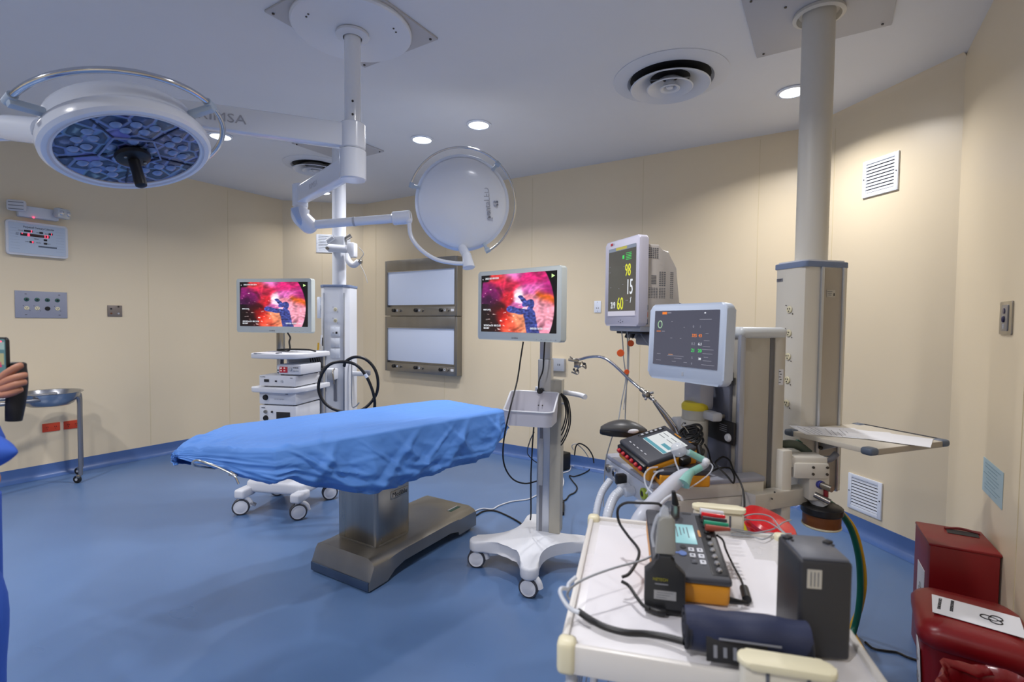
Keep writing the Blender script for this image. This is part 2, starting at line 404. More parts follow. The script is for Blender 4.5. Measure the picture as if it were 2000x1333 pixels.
def arm_box(p0, p1, h0, w0, h1, w1):
    p0, p1 = Vector(p0), Vector(p1); d = p1-p0; L = d.length
    q = d.to_track_quat('X', 'Z').to_matrix().to_4x4(); q.translation = p0
    mb = MB(); bm = mb.bm; rings = []
    for x_, h, w_ in ((0, h0, w0), (L, h1, w1)):
        rings.append([bm.verts.new((x_, a*w_/2, b_*h/2)) for a, b_ in rr8])
    n = len(rr8)
    for k in range(n): bm.faces.new((rings[0][k], rings[0][(k+1) % n], rings[1][(k+1) % n], rings[1][k]))
    bm.faces.new(rings[0]); bm.faces.new(rings[1][::-1]); bmesh.ops.transform(bm, matrix=q, verts=bm.verts)
    return mb
rr8 = [(x_*2/2, y_*2/2) for x_, y_ in rrect(2, 2, .16, 3)]
# upper arm, runs towards the near left lamp head
A1 = Vector((-.02, -.03, -.597)); A1e = Vector((-2.80, 1.06, 2.5)) - S0
ua = arm_box(A1, A1e, .125, .07, .115, .065).build('upper_arm', GWHITE, t)
d = (A1e-A1).normalized(); yaw1 = math.atan2(d.y, d.x)
# side of the arm that looks at the table carries the maker's letters
nrm = Vector((-d.y, d.x, 0)); nrm = nrm if nrm.dot(Vector((0, 0, EYE))-Vector((-2.5, 1.4, EYE))) > 0 else -nrm
def on_side(p, dirx, nr): # frame with X along dirx, Z(normal) = nr
    X = Vector(dirx).normalized(); Z = Vector(nr).normalized(); Y = Z.cross(X).normalized(); X = Y.cross(Z)
    m_ = Matrix((X, Y, Z)).transposed().to_4x4(); m_.translation = p; return m_
pm = S0+A1+(A1e-A1)*.82
pm = S0+A1+(A1e-A1)*.66
m_ = on_side(pm - S0 + nrm*.0355 + Vector((0, 0, -.022)), -d, nrm)
text('RIMSA', .062, GREYTXT, t, m_ @ Matrix.Translation((-.06, 0, 0)), sx=1.25)
MB().cyl(A1e+Vector((0, 0, .075)), A1e+Vector((0, 0, -.16)), .052, n=32, bev=.006).build('arm_joint', GWHITE, t)
# spring arm to the near left head
YK0 = A1e+Vector((0, 0, -.12)); YK1 = at(-120, 262, 2.25)-S0; YK2 = at(-60, 250, 2.08)-S0; YK3 = at(18, 250, 2.02)-S0
MB().tube([YK0, YK0*.5+YK1*.5+Vector((0, 0, .01)), YK1], .04, 20).build('spring_arm', GWHITE, t)
MB().sphere(YK1, .055).build('elbow_joint', GWHITE, t)
MB().tube([YK1, YK2, YK3], .034, 20).build('yoke_arm', GWHITE, t)
# near left head
LC = Vector((-2.525, .945, 2.209)); LN = Vector((.36, .081, -.929)).normalized()
def frame(c, n_, up=Vector((0, 0, 1))):
    Z = -n_; X = Z.orthogonal() if abs(Z.dot(up)) > .999 else up.cross(Z).normalized(); Y = Z.cross(X)
    m_ = Matrix((X, Y, Z)).transposed().to_4x4(); m_.translation = c; return m_
LF = frame(LC-S0, LN)
head = MB().lathe([(.252, .004), (.254, -.006), (.27, -.012), (.288, -.01), (.3, .002), (.303, .03), (.296, .05), (.282, .06), (.278, .07), (.276, .112), (.266, .134), (.23, .146), (.12, .15), (0, .152)], 96, mtx=LF, cap=False).build('lamp_head', GWHITE, t)
MB().lathe([(.252, .004), (.253, -.004), (.27, -.0135), (.272, -.012)], 96, mtx=LF, cap=False).build('bezel_ring', RIMB, head)
cup = MB().lathe([(0, .0), (.252, .0)], 72, cap=False).build('lens_panel', LENSM, head); cup.matrix_local = LF
# petals between the lens groups and the small clear lenses
for k in range(5):
    a = R(72*k+28); MB().box((.165*math.cos(a), .165*math.sin(a), -.002), (.16, .006, .004), rz=a, mtx=LF).build('lens_divider', mat('lens_divider_blue', (24, 36, 66), .4), head)
pent = [(.115*math.cos(R(72*k+28)), .115*math.sin(R(72*k+28))) for k in range(5)]
MB().tube([LF @ Vector((x_, y_, -.004)) for x_, y_ in pent], .005, 6, smooth=False, closed=True).build('pentagon_frame', mat('lens_frame_blue', (130, 152, 204), .3), head)
lensm = mat('lens_clear_blue', (118, 146, 198), .08, coat=1)
for k in range(5):
    for rr_, da, n_ in ((.19, -20, 1), (.19, 0, 1), (.19, 20, 1), (.15, -12, 1), (.15, 12, 1), (.075, 0, 1)):
        a = R(72*k+64+da); MB().lathe([(0, -.012), (.012, -.01), (.021, -.002)], 14, mtx=LF @ Matrix.Translation((rr_*math.cos(a), rr_*math.sin(a), 0)), cap=False).build('lens', lensm, head)
hd = MB().lathe([(0, -.042), (.045, -.042), (.062, -.034), (.065, -.02), (.05, -.004)], 40, mtx=LF).build('handle_hub', BLACK, head)
for sx_ in (-.04, .04): MB().cyl(LF @ Vector((sx_, .01, -.041)), LF @ Vector((sx_, .01, -.046)), .006, n=10).build('hub_screw', STEEL, head)
MB().lathe([(.021, -.04), (.021, -.1), (.023, -.14), (.021, -.158), (.012, -.164), (0, -.165)], 28, mtx=LF).build('handle', BLACK, head)
# guard rail
def rail(parent, F, rad, off, a0, a1, r, n=48):
    pts = [F @ Vector((rad*math.cos(R(a0+(a1-a0)*k/n)), rad*math.sin(R(a0+(a1-a0)*k/n)), off)) for k in range(n+1)]
    return MB().tube(pts, r, 12, smooth=False).build('guard_rail', CHROME, parent)
def bracket(parent, F, a, r0, r1, off0, off1, w_=.022):
    a = R(a); c, s_ = math.cos(a), math.sin(a)
    mb = MB(); q = F @ Matrix.Rotation(a, 4, 'Z')
    mb.box(((r0+r1)/2, 0, (off0+off1)/2), (r1-r0+.02, w_, .03), .006, mtx=q)
    mb.cyl(q @ Vector((r1, -w_*.8, off1)), q @ Vector((r1, w_*.8, off1)), .017, n=16)
    return mb.build('rail_bracket', mat('bracket_blue_grey', (176, 192, 210), .4), parent)
rail(head, LF, .372, .095, -6, 196, .0125, 64)
for a in (-5, 112): bracket(head, LF, a, .285, .372, .06, .095, .03)
bracket(head, LF, 195, .285, .372, .05, .095, .03)
# neck of the near head
MB().tube([YK3, LF @ Vector((.26*math.cos(R(-22)), .26*math.sin(R(-22)), .05))], .05, 20).build('neck', GWHITE, head)
MB().cyl(YK2, YK3, .042, n=28, bev=.004).build('neck_sleeve', GWHITE, head)
# lower arm, runs away to the far head
B1 = Vector((-.03, .005, -.75)); B1e = Vector((-3.0, 2.085, 2.335)) - S0
arm_box(B1, B1e, .115, .07, .105, .065).build('lower_arm', GWHITE, t)
d = (B1e-B1).normalized(); nrm = Vector((-d.y, d.x, 0)); nrm = nrm if nrm.y < 0 else -nrm
m_ = on_side(B1+(B1e-B1)*.62 + nrm*.0335 + Vector((0, 0, -.02)), -d, nrm)
text('RIMSA', .05, GREYTXT, t, m_ @ Matrix.Translation((-.05, 0, 0)))
J = B1e + d*.02
MB().cyl(J+Vector((0, 0, .075)), J+Vector((0, 0, -.075)), .05, n=32, bev=.006).build('arm_joint', GWHITE, t)
KP = at(588, 437, 3.42)-S0; JP = Vector((J.x, J.y, 0)); 
MB().cyl(J+Vector((0, 0, -.075)), J+Vector((0, 0, -.1)), .046, n=32).build('joint_neck', GWHITE, t)
q0 = J+Vector((0, 0, -.12)); q1 = at(603, 440, 3.40)-S0
kb = MB(); kb.tube([J+Vector((0, 0, -.09)), q0+Vector((0, 0, -.015)), (q0+q1)/2+Vector((0, 0, -.01)), q1], .058, 24, sub=6); kb.sphere(q1, .058); kb.build('knuckle', GWHITE, t)
fd = (q1-q0).normalized()
kc = MB().tube([q0+Vector((.01, -.045, .03)), (q0+q1)/2+Vector((.015, -.048, 0)), q1+Vector((.0, -.045, .0))], .03, 16).build('knuckle_cap', mat('cap_pale_blue', (176, 196, 228), .35), t)
T1 = at(770, 427, 3.40)-S0; T2 = at(803, 424, 3.40)-S0
MB().tube([q1, q1*.5+T1*.5, T1], .030, 20, smooth=False).build('fork_arm', GWHITE, t)
MB().cyl(T1+(q1-T1)*.02, T2, .046, n=28, bev=.008).build('arm_socket', GWHITE, t)
MB().cyl(q1+(T1-q1)*.52, q1+(T1-q1)*.545, .0325, n=20).build('arm_seam_ring', LGREY, t)
yk = [at(799, 432, 3.38)-S0, at(803, 462, 3.38)-S0, at(822, 488, 3.38)-S0, at(852, 507, 3.38)-S0, at(885, 514, 3.38)-S0, at(905, 515, 3.38)-S0]
MB().tube(yk, .014, 14).build('yoke', GWHITE, t)
MB().sphere(yk[0], .022).build('yoke_pivot', GWHITE, t)
HB = at(913, 503, 3.40)-S0
MB().cyl(at(916, 524, 3.38)-S0, at(911, 496, 3.40)-S0, .043, .03, n=24, bev=.004).build('head_socket', GWHITE, t)
# far head, its smooth back turned to the camera
RC = at(903.5, 398, 3.45)-S0; RN = (Vector((0, 0, EYE)) - (RC+S0)); RN = (RN.normalized() + Vector((.03, 0, .05))).normalized()
RF = frame(RC, -RN)      # local +Z looks at the camera
h2 = MB().lathe([(0, .055), (.1, .052), (.2, .04), (.27, .022), (.302, .006), (.318, -.012), (.32, -.024), (.312, -.036), (.28, -.04), (0, -.04)], 96, mtx=RF).build('lamp_head', GWHITE, t)
MB().lathe([(.305, .006), (.321, -.008), (.326, -.02), (.322, -.03)], 96, mtx=RF, cap=False).build('bezel_ring', mat('bezel_pale', (216, 226, 246), .3), h2)
MB().tube([RF @ Vector((0, -.30, -.01)), HB], .032, 18).build('neck', GWHITE, h2)
upv = RF.inverted().to_3x3() @ UP; rtv = RF.inverted().to_3x3() @ RT
base = math.degrees(math.atan2(rtv.y, rtv.x))
def scr(a): return a+base
rail(h2, RF, .368, .0, scr(161), scr(-61), .0075, 72)
for a in (161, 47, -62): bracket(h2, RF, scr(a), .31, .362, -.01, .0, .022)
for w_, sz, px_, py_ in (('pentaLED', .058, 963, 427), ('63', .05, 978, 402)):
    p = at(px_, py_, 3.3)-S0; l = RF.inverted() @ p; l.z = .046 if len(w_) > 2 else .040
    mm = RF @ Matrix.Translation((l.x, l.y, l.z)) @ Matrix.Rotation(R(base+94), 4, 'Z') @ Matrix.Rotation(R(3.5), 4, 'Y')
    text(w_, sz, GREYTXT, h2, mm, ext=.009, sx=.92)

# ------------------------------------------------------------------ ceiling pendants
def socket(mb_parent, x_, y_, z_, rz=0, name='socket'):
    """round mains outlet in an upright face that looks towards -Y of its frame"""
    q = Matrix.Rotation(rz, 4, 'Z') @ Matrix.Translation((x_, y_, z_)) @ RX90
    s_ = MB().lathe([(0, .004), (.016, .004), (.018, .002), (.018, 0)], 24, mtx=q).build(name, CREAM, mb_parent)
    mb = MB()
    for a, b_ in ((-.006, .004), (.006, .004)): mb.box((a, b_, .005), (.0025, .008, .002), mtx=q)
    mb.box((0, -.008, .005), (.005, .005, .002), mtx=q); mb.build('socket_slots', INKB, s_)
    for a, b_ in ((-.022, .022), (.022, -.022)):
        MB().cyl(q @ Vector((a, b_, 0)), q @ Vector((a, b_, .002)), .003, n=8).build('socket_screw', SCREW, s_)
    return s_
def chamfer_poly(w_, d_, c): return [(-w_/2+c, -d_/2), (w_/2-c, -d_/2), (w_/2, -d_/2+c), (w_/2, d_/2-c), (w_/2-c, d_/2), (-w_/2+c, d_/2), (-w_/2, d_/2-c), (-w_/2, -d_/2+c)]
# far pendant
PX, PY = -3.84, 3.06
t = thing('ceiling_pendant', 'white ceiling supply column with pole and outlets behind the endoscopy cart', 'supply column', (PX, PY, 0), R(27))
cpw = MB().box((0, 0, HC-.006), (.56, .58, .012), .003, rz=-R(27)).build('ceiling_plate', PLATE, t)
for a, b_ in ((-1, -1), (1, -1), (1, 1), (-1, 1)): MB().cyl((0, 0, 0), (0, 0, .006), .007, n=8).build('plate_screw', SCREW, cpw).location = Matrix.Rotation(-R(27), 3, 'Z') @ Vector((a*.25, b_*.26, HC-.018))
MB().cyl((0, 0, 1.83), (0, 0, HC-.01), .062, n=36).build('pole', WHITE, t)
col_ = MB().prism(chamfer_poly(.27, .25, .045), .62, 1.8).build('column', WHITE, t, ang=30)
MB().prism(chamfer_poly(.28, .26, .046), 1.8, 1.825, bev=.004).build('column_cap', CAPBLUE, t)
for z_ in (1.60, 1.50): socket(t, .02, -.125, z_)
for i, z_ in enumerate((1.40, 1.30, 1.205)):
    f = vpanel(MB(), .085, .085, .006, -.135, -.125, .02, z_, bev=.002).build('wall_socket_plate', GWHITE, t)
    if i == 0:
        MB().box((.035, -.137, z_-.01), (.016, .006, .02), .001).build('data_port', BLACK, f); MB().box((.005, -.137, z_-.01), (.016, .006, .016), .001).build('data_port', LGREY, f)
    for s_ in (-.035, .035): MB().cyl((.02, -.137, z_+s_), (.02, -.134, z_+s_), .002, n=6).build('socket_screw', SCREW, f)
for x_ in (-.09, .1): MB().box((x_, -.128, 1.2), (.014, .008, 1.1), .002).build('equipment_rail', ALU, t)
MB().box((.02, -.13, .92), (.03, .01, .3), .002).build('cable_slot', MGREY, t)
sc = MB(); sc.box((-.0, -.17, 1.02), (.1, .09, .1), .012); sc.build('hose_hook', PLWHITE, t)
sc = MB(); sc.tube([(-.045, -.2, 1.07), (-.045, -.24, 1.05), (-.03, -.25, .98), (-.03, -.25, .94)], .006, 8); sc.build('hook_prong', STEEL, t)
sc = MB(); sc.tube([(.045, -.2, 1.07), (.045, -.24, 1.05), (.06, -.25, .98), (.06, -.25, .94)], .006, 8); sc.build('hook_prong', STEEL, t)
lb = MB().box((.16, -.02, 1.01), (.16, .04, .04), .008).build('side_bracket', PLWHITE, t)
MB().box((.27, -.02, 1.02), (.07, .035, .05), .01).build('bracket_clamp', MGREY, lb)
MB().tube([(.14, -.08, 1.15), (.16, -.1, 1.1), (.16, -.1, .75), (.2, -.12, .72), (.24, -.12, .76)], .006, 8).build('rail_hook', ALU, t)
vpanel(MB(), .03, .2, .006, -.0, .02, -.2, 1.62, bev=.002).build('side_plate', GWHITE, t)
MB().box((-.16, .01, 1.62), (.06, .02, .05), .004).build('plate_bracket', LGREY, t)
# clamp block with monitor bracket on the pole
cl = MB(); cl.box((0, 0, 2.22), (.16, .15, .1), .012); cl.build('pole_clamp', LGREY, t)
cl = MB(); cl.cyl((-.06, -.09, 2.16), (.13, -.09, 2.145), .036, n=20, bev=.005); cl.build('clamp_bar', PLWHITE, t)
MB().cyl((-.05, -.14, 2.15), (-.05, -.12, 2.15), .016, n=6).build('clamp_bolt', STEEL, t)
MB().cyl((-.08, -.06, 2.22), (-.02, -.06, 2.26), .03, n=16).build('clamp_knob', LGREY, t)
MB().cyl((.09, -.05, 2.25), (.13, -.04, 2.28), .02, n=16).build('clamp_knob', STEEL, t)
MB().box((.16, -.08, 2.14), (.07, .09, .13), .014).build('bracket_block', PLWHITE, t)
MB().tube([(.13, -.1, 2.1), (.14, -.12, 2.04), (.19, -.13, 2.0), (.24, -.13, 2.03)], .028, 14).build('bracket_elbow', PLWHITE, t)
MB().sphere((.25, -.13, 2.03), .028, (1, 1, .8), 8, 6).build('ball_joint', STEEL, t)
MB().tube([(.24, -.13, 2.16), (.29, -.14, 2.1), (.25, -.14, 2.03), (.3, -.15, 1.93), (.33, -.15, 1.84)], .003, 6).build('loose_wire', WIREG, t)
# black hose coiled over the hook
hz = [(.62, 745), (.0, 0)]
hp = [at(*p) for p in ((641, 735, 3.98), (628, 715, 3.9), (650, 706, 3.85), (672, 706, 3.82), (700, 716, 3.82), (722, 745, 3.84), (733, 785, 3.86), (735, 800, 3.88))]
loop1 = [at(620+50*(1-math.cos(R(a))), 752-47*math.sin(R(a)), 3.82+.05*math.sin(R(a))) for a in range(0, 360, 20)]
loop1 = [at(672+52*math.cos(R(a)), 753+48*math.sin(R(a)), 3.80) for a in range(275, 20, -18)]
loop2 = [at(694+45*math.cos(R(a)), 748+52*math.sin(R(a)), 3.84) for a in range(-150, 91, 15)]
pts = [at(728, 812, 3.86), at(732, 790, 3.86), at(728, 765, 3.84), at(715, 735, 3.82), at(695, 713, 3.8), at(668, 707, 3.79), at(643, 713, 3.79), at(627, 735, 3.79), at(622, 760, 3.8), at(632, 785, 3.81), at(655, 801, 3.82), at(690, 806, 3.84), at(716, 795, 3.86), at(735, 770, 3.87), at(738, 742, 3.86), at(730, 718, 3.85), at(712, 701, 3.83), at(692, 698, 3.81), at(676, 706, 3.8), at(672, 716, 3.81)]
h = MB().tube(pts, .0115, 12).build('coiled_hose', BLACK); tag(h, 'thick black hose coiled over the hook of the far supply column', 'hose')
MB().tube([at(713, 731, 3.818), at(717, 738, 3.822)], .0135, 12).build('hose_sleeve', GWHITE, h)

# right pendant
t = thing('ceiling_pendant', 'tall beige and white supply column on a thick ceiling pole at the right', 'supply column', (-.085, 3.01, 0), R(46))
RP = t
MB().box((0, 0, HC-.006), (.64, .64, .012), .003, rz=-R(46)).build('ceiling_plate', PLATE, t)
for a, b_ in ((-1, -1), (1, -1), (1, 1), (-1, 1), (-.5, -.5), (.5, -.55), (.1, -.5)):
    v_ = Matrix.Rotation(-R(46), 3, 'Z') @ Vector((a*.28, b_*.28, HC-.017)); MB().cyl(v_, v_+Vector((0, 0, .006)), .006, n=8).build('screw', SCREW, t)
MB().lathe([(.07, HC-.012), (.115, HC-.014), (.118, HC-.03), (.1, HC-.036), (.09, HC-.012)], 40, cap=False).build('ceiling_collar', CRWHITE, t)
MB().cyl((0, 0, 1.8), (0, 0, HC-.01), .074, n=44).build('pole', CRWHITE, t)
W2, D2, ZB, ZT = .262, .205, .66, 1.79
MB().prism([(-W2/2+.03, -D2/2), (W2/2-.01, -D2/2), (W2/2, -D2/2+.01), (W2/2, D2/2-.01), (W2/2-.01, D2/2), (-W2/2+.02, D2/2), (-W2/2, D2/2-.02), (-W2/2, -D2/2+.03), (-W2/2+.008, -D2/2+.008)], ZB, ZT).build('column', CRWHITE, t, ang=50)
MB().prism(rrect(W2+.006, D2+.006, .02), ZT, ZT+.028, bev=.003).build('column_cap', CAPBLUE, t)
MB().prism(rrect(W2-.01, D2-.01, .03), ZT+.028, ZT+.036).build('cap_top', WHITE, t)
MB().box((.028, -D2/2-.001, (ZB+ZT)/2), (.12, .006, ZT-ZB-.01)).build('front_panel', BEIGEM, t)
for x_, w_ in ((-.035, .016), (.092, .012)): MB().box((x_, -D2/2-.006, (ZB+ZT)/2), (w_, .012, ZT-ZB), .002).build('mounting_rail', ALU, t)
lb = MB().box((.02, -D2/2-.005, 1.66), (.05, .002, .035)).build('type_label', mat('label_grey', (186, 182, 172), .5), t)
for k in range(3): MB().box((.012, -D2/2-.0065, 1.67-.009*k), (.03-.006*k, .001, .002)).build('label_line', INK, lb)
MB().box((.038, -D2/2-.0065, 1.655), (.006, .001, .014)).build('label_mark', INKB, lb)
RL = R(-90)
for z_ in (1.58, 1.46, 1.34, 1.22, 1.10): socket(t, -.0+.01, -W2/2-.002, z_, rz=RL)
q = Matrix.Rotation(RL, 4, 'Z')
lb = MB().box((-.062, -W2/2-.001, 1.735), (.04, .002, .016), mtx=q).build('nameplate', mat('nameplate_grey', (120, 122, 134), .4), t)
for k in range(2): MB().box((-.062, -W2/2-.0025, 1.738-.006*k), (.03-.008*k, .001, .0022), mtx=q).build('label_line', INKB, lb)
# shelf tray on the column
tx, ty, tz = .02, -.31, .985
TQ = Matrix.Translation((tx, ty, 0)) @ Matrix.Rotation(R(7), 4, 'Z') @ Matrix.Translation((-tx, -ty, 0))
tr = MB().box((tx, ty, tz), (.5, .40, .022), .003, mtx=TQ).build('shelf', mat('shelf_beige', (205, 199, 186), .4), t)
MB().box((tx, ty-.2, tz-.002), (.42, .006, .026), .002, mtx=TQ).build('front_trim', BEIGEM, tr)
MB().box((tx+.25, ty, tz+.002), (.008, .34, .026), .002, mtx=TQ).build('side_rail', DGREY, tr)
for a, b_ in ((-1, -1), (1, -1), (1, 1), (-1, 1)): MB().box((tx+a*.232, ty+b_*.183, tz), (.052, .05, .032), .012, seg=3, mtx=TQ).build('corner_guard', SLATE, tr)
MB().prism([(0, 0), (.2, 0), (.2, .012), (0, .1)], -.012, .012, mtx=Matrix.Translation((.0, -D2/2, tz-.012)) @ Matrix.Rotation(R(-90), 4, 'Z') @ Matrix.Rotation(R(-90), 4, 'X')).build('shelf_bracket', LGREY, t)
for z_ in (.83, .89): MB().cyl((-.02, -D2/2-.02, z_), (-.02, -D2/2-.006, z_), .008, n=10).build('bracket_bolt', SCREW, t)
# papers on the tray
Mt = Matrix.Translation((-.085, 3.01, 0)) @ Matrix.Rotation(R(46), 4, 'Z')
def sheet(name, loc, rz, w_, h_, label, lines=10, z_=0, group=None, m0=PAPER):
    o = MB().box((0, 0, .0006), (w_, h_, .0012)).build(name, m0); o.location = loc; o.rotation_euler = (0, 0, rz); tag(o, label, 'paper', group)
    lb_ = MB()
    for k in range(lines):
        yy = h_*(.4-.8*k/lines); lb_.box((-.02*(k % 3), yy, .0014), (w_*(.75-.12*(k % 3)), .0022, .0003))
    lb_.build('printed_lines', INK, o); return o
for i, (x_, y_, r_, n_, l_) in enumerate(((-.09, -.20, 52, 14, 'printed sheet with dense lines nearest the supply column on the beige shelf'), (-.02, -.28, 40, 12, 'printed sheet overlapping the middle of the papers on the beige shelf'),
        (.05, -.37, 20, 0, 'nearly blank white sheet lying at the front of the papers on the beige shelf'))):
    p = Mt @ Vector((x_+.02, y_-.02, tz+.0115+.0014*i)); sheet('paper_sheet', p, R(r_+60), .21, .297, l_, n_, group='papers on the shelf tray')
# docking block, outlets and filter disc under the shelf
RPi = (Matrix.Translation((-.085, 3.01, 0)) @ Matrix.Rotation(R(46), 4, 'Z')).inverted()
DK = RPi @ Matrix.Translation((-.055, 2.60, 0)) @ Matrix.Rotation(R(30), 4, 'Z')      # X runs to the right along the arm
bk = MB(); bk.box((-.04, 0, .895), (.19, .10, .05), .01, mtx=DK); bk.box((-.02, .0, .86), (.15, .12, .07), .008, mtx=DK); bk.box((.02, -.0, .80), (.09, .10, .15), .008, mtx=DK); bk.box((.0, .18, .86), (.09, .3, .07), .008, mtx=DK); bk.build('docking_arm', CRWHITE, t)
for a in (-.015, .045):
    for z_ in (.878, .848): MB().cyl(DK @ Vector((a, -.06, z_)), DK @ Vector((a, -.064, z_)), .006, n=8).build('arm_bolt', SCREW, t)
MB().cyl(DK @ Vector((.02, -.05, .80)), DK @ Vector((.045, -.10, .795)), .014, n=16).build('gas_outlet', STEEL, t)
MB().cyl(DK @ Vector((.02, -.045, .80)), DK @ Vector((.025, -.06, .799)), .018, n=16).build('outlet_collar', mat('outlet_blue', (60, 64, 140), .4), t)
MB().cyl(DK @ Vector((.0, -.05, .755)), DK @ Vector((.045, -.09, .735)), .013, n=14).build('gas_outlet', STEEL, t)
MB().box((.045, -.055, .765), (.016, .016, .04), .004, mtx=DK).build('outlet_tab', mat('tab_crimson', (140, 24, 44), .4), t)
DD = DK @ Matrix.Translation((.045, -.03, .665))
fd = MB().lathe([(0, 0), (.078, 0), (.083, .006), (.083, .03), (.075, .036), (0, .036)], 40, mtx=DD).build('filter_lid', BLACK, t)
MB().lathe([(0, -.055), (.072, -.055), (.075, -.05), (.075, 0), (0, 0)], 40, mtx=DD).build('filter_drum', BROWN, t)
MB().lathe([(.0, -.059), (.074, -.059), (.078, -.055), (.078, -.049), (.0, -.049)], 40, mtx=DD).build('drum_ring', CREAM, t)
MB().cyl(DK @ Vector((.02, 0, .74)), DK @ Vector((.045, -.03, .69)), .03, n=16).build('drum_neck', LGREY, t)
MB().box((.07, .06, .885), (.10, .03, .025), .004, mtx=DK).build('brake_lever', CRWHITE, t)
MB().tube([DK @ Vector((.10, .06, .88)), DK @ Vector((.125, .05, .89)), DK @ Vector((.15, .05, .915))], .014, 12).build('lever_grip', MGREY, t)
MB().tube([DK @ Vector((-.14, .07, .92)), DK @ Vector((-.08, .06, .95)), DK @ Vector((-.02, .06, .945)), DK @ Vector((.03, .06, .91))], .019, 14).build('ribbed_hose', mat('ribbed_hose_green_grey', (70, 80, 70), .5), t)
for px0, off, m0, nm, lab in ((1618, 0, GREEN, 'gas_hose', 'dark green gas hose curving down from the supply column outlets'), (1627, .028, HYEL, 'gas_hose', 'yellow gas hose curving down beside the green one at the right')):
    pts = [at(1612, 978, 2.30), at(1632, 992, 2.30+off), at(1660+off*180, 1030, 2.32+off), at(1676+off*200, 1085, 2.34+off), at(1680+off*250, 1140, 2.36+off), at(1677+off*60, 1190, 2.37+off*1.5), at(1668-off*100, 1230, 2.39+off), atz(1655, 1262, .014)+Vector((off*2, 0, 0))]
    h = MB().tube(pts, .0135, 14).build(nm, m0); tag(h, lab, 'hose')
# ------------------------------------------------------------------ wall fixtures
ROT = {'left': R(90), 'back': 0, 'cornerR': R(-45), 'cornerL': R(45), 'right': R(-90)}
def grille(name, label, loc, rz, w_=.262, h_=.257, n=9):
    t = thing(name, label, 'vent grille', loc, rz, group='square white wall grilles')
    mb = MB(); fr = .028
    for s_ in (-1, 1):
        mb.box((s_*(w_/2-fr/2), -.006, 0), (fr, .012, h_), .002); mb.box((0, -.006, s_*(h_/2-fr/2)), (w_-2*fr+.004, .0118, fr), .002)
    mb.build('frame', GWHITE, t)
    MB().box((0, -.001, 0), (w_-2*fr, .002, h_-2*fr)).build('dark_opening', ALUD, t)
    hh = h_-2*fr
    for k in range(n):
        MB().box((0, -.007, -hh/2+hh*(k+.5)/n), (w_-2*fr, .002, hh/n*.72), rx=R(-10)).build('louvre', GWHITE, t)
    for s_ in (-1, 1): MB().cyl((s_*(w_/2-.012), -.0125, 0), (s_*(w_/2-.012), -.015, 0), .004, n=8).build('screw', SCREW, t)
    return t
grille('wall_grille', 'white square wall grille high on the right cut corner', (.277, 4.298, 2.54), ROT['cornerR'])
grille('wall_grille', 'white square wall grille just above the skirting at the right', (.256, 4.318, .294), ROT['cornerR'])
p = at(652, 475, 6.6); 
grille('wall_grille', 'white square wall grille behind the pole of the far supply column', (-5.767, 4.412, 2.542), R(43), .30, .245, 9)

# X-ray viewers
def viewer(z_, lab):
    t = thing('xray_viewer', lab, 'light box', (-4.3, YB, z_), 0, group='two wall x-ray film viewers')
    h_, w_ = .71, 1.2
    mb = MB()
    mb.box((0, -.05, h_/2-.07), (w_-.07, .1, .14), .001); mb.box((0, -.05, -h_/2+.055), (w_-.07, .1, .11), .001)
    for s_ in (-1, 1): mb.box((s_*(w_/2-.02), -.05, 0), (.04, .099, h_-.004), .003)
    mb.box((0, -.03, 0), (w_-.02, .06, h_-.02)); mb.build('steel_frame', DSTEEL, t)
    MB().box((-.012, -.078, .012), (1.1, .008, .46), .002).build('light_panel', VIEWER, t)
    MB().box((0, -.088, h_/2-.143), (1.12, .022, .01), .003, rx=R(12)).build('film_clip_bar', CHROME, t)
    for x_ in (-.43, -.05, .36):
        k = MB().cyl((x_, -.1, -h_/2+.07), (x_, -.13, -h_/2+.07), .023, n=20, bev=.004).build('dimmer_knob', BLACK, t)
        MB().box((x_+.055, -.102, -h_/2+.07), (.03, .006, .026), .001).build('rocker_switch', PLWHITE, t)
        MB().box((x_+.055, -.106, -h_/2+.074), (.014, .004, .01), .001).build('switch_key', BLACK, t)
        MB().cyl((x_+.1, -.1, -h_/2+.07), (x_+.1, -.118, -h_/2+.07), .02, n=16).build('steel_cap', DSTEEL, t)  # short round cap in the same steel as the frame
    MB().box((.53, -.101, -h_/2+.07), (.045, .002, .03)).build('rating_label', PAPER, t)
    return t
viewer(1.925, 'upper of the two stainless steel x-ray light boxes on the back wall')
viewer(1.207, 'lower of the two stainless steel x-ray light boxes on the back wall')

def duplex(loc, rz, lab):
    t = thing('wall_outlet', lab, 'wall outlet', loc, rz, group='white outlets on the back wall')
    vpanel(MB(), .072, .118, .004, -.008, 0, bev=.002).build('cover_plate', GWHITE, t)
    for z_ in (-.014,):
        for x_ in (-.01, .01): MB().cyl((x_, -.008, z_), (x_, -.0095, z_), .0045, n=10).build('contact_hole', SCREW, t)
    for z_ in (-.045, .045): MB().cyl((0, -.008, z_), (0, -.0095, z_), .003, n=8).build('screw', SCREW, t)
duplex((-1.972, YB, 1.668), 0, 'white wall outlet on the back wall left of the patient monitor')
duplex((-1.835, YB, 1.665), 0, 'white wall outlet half hidden behind the edge of the patient monitor')
vp = thing('junction_box', 'grey wall box behind the pole of the monitor stand', 'wall box', (-2.42, YB, 1.06))
vpanel(MB(), .2, .13, .006, -.045, 0, bev=.003).build('housing', LGREY, vp)
for x_ in (.03, .05): MB().box((x_, -.046, 0), (.006, .003, .02)).build('contact_hole', INKB, vp)

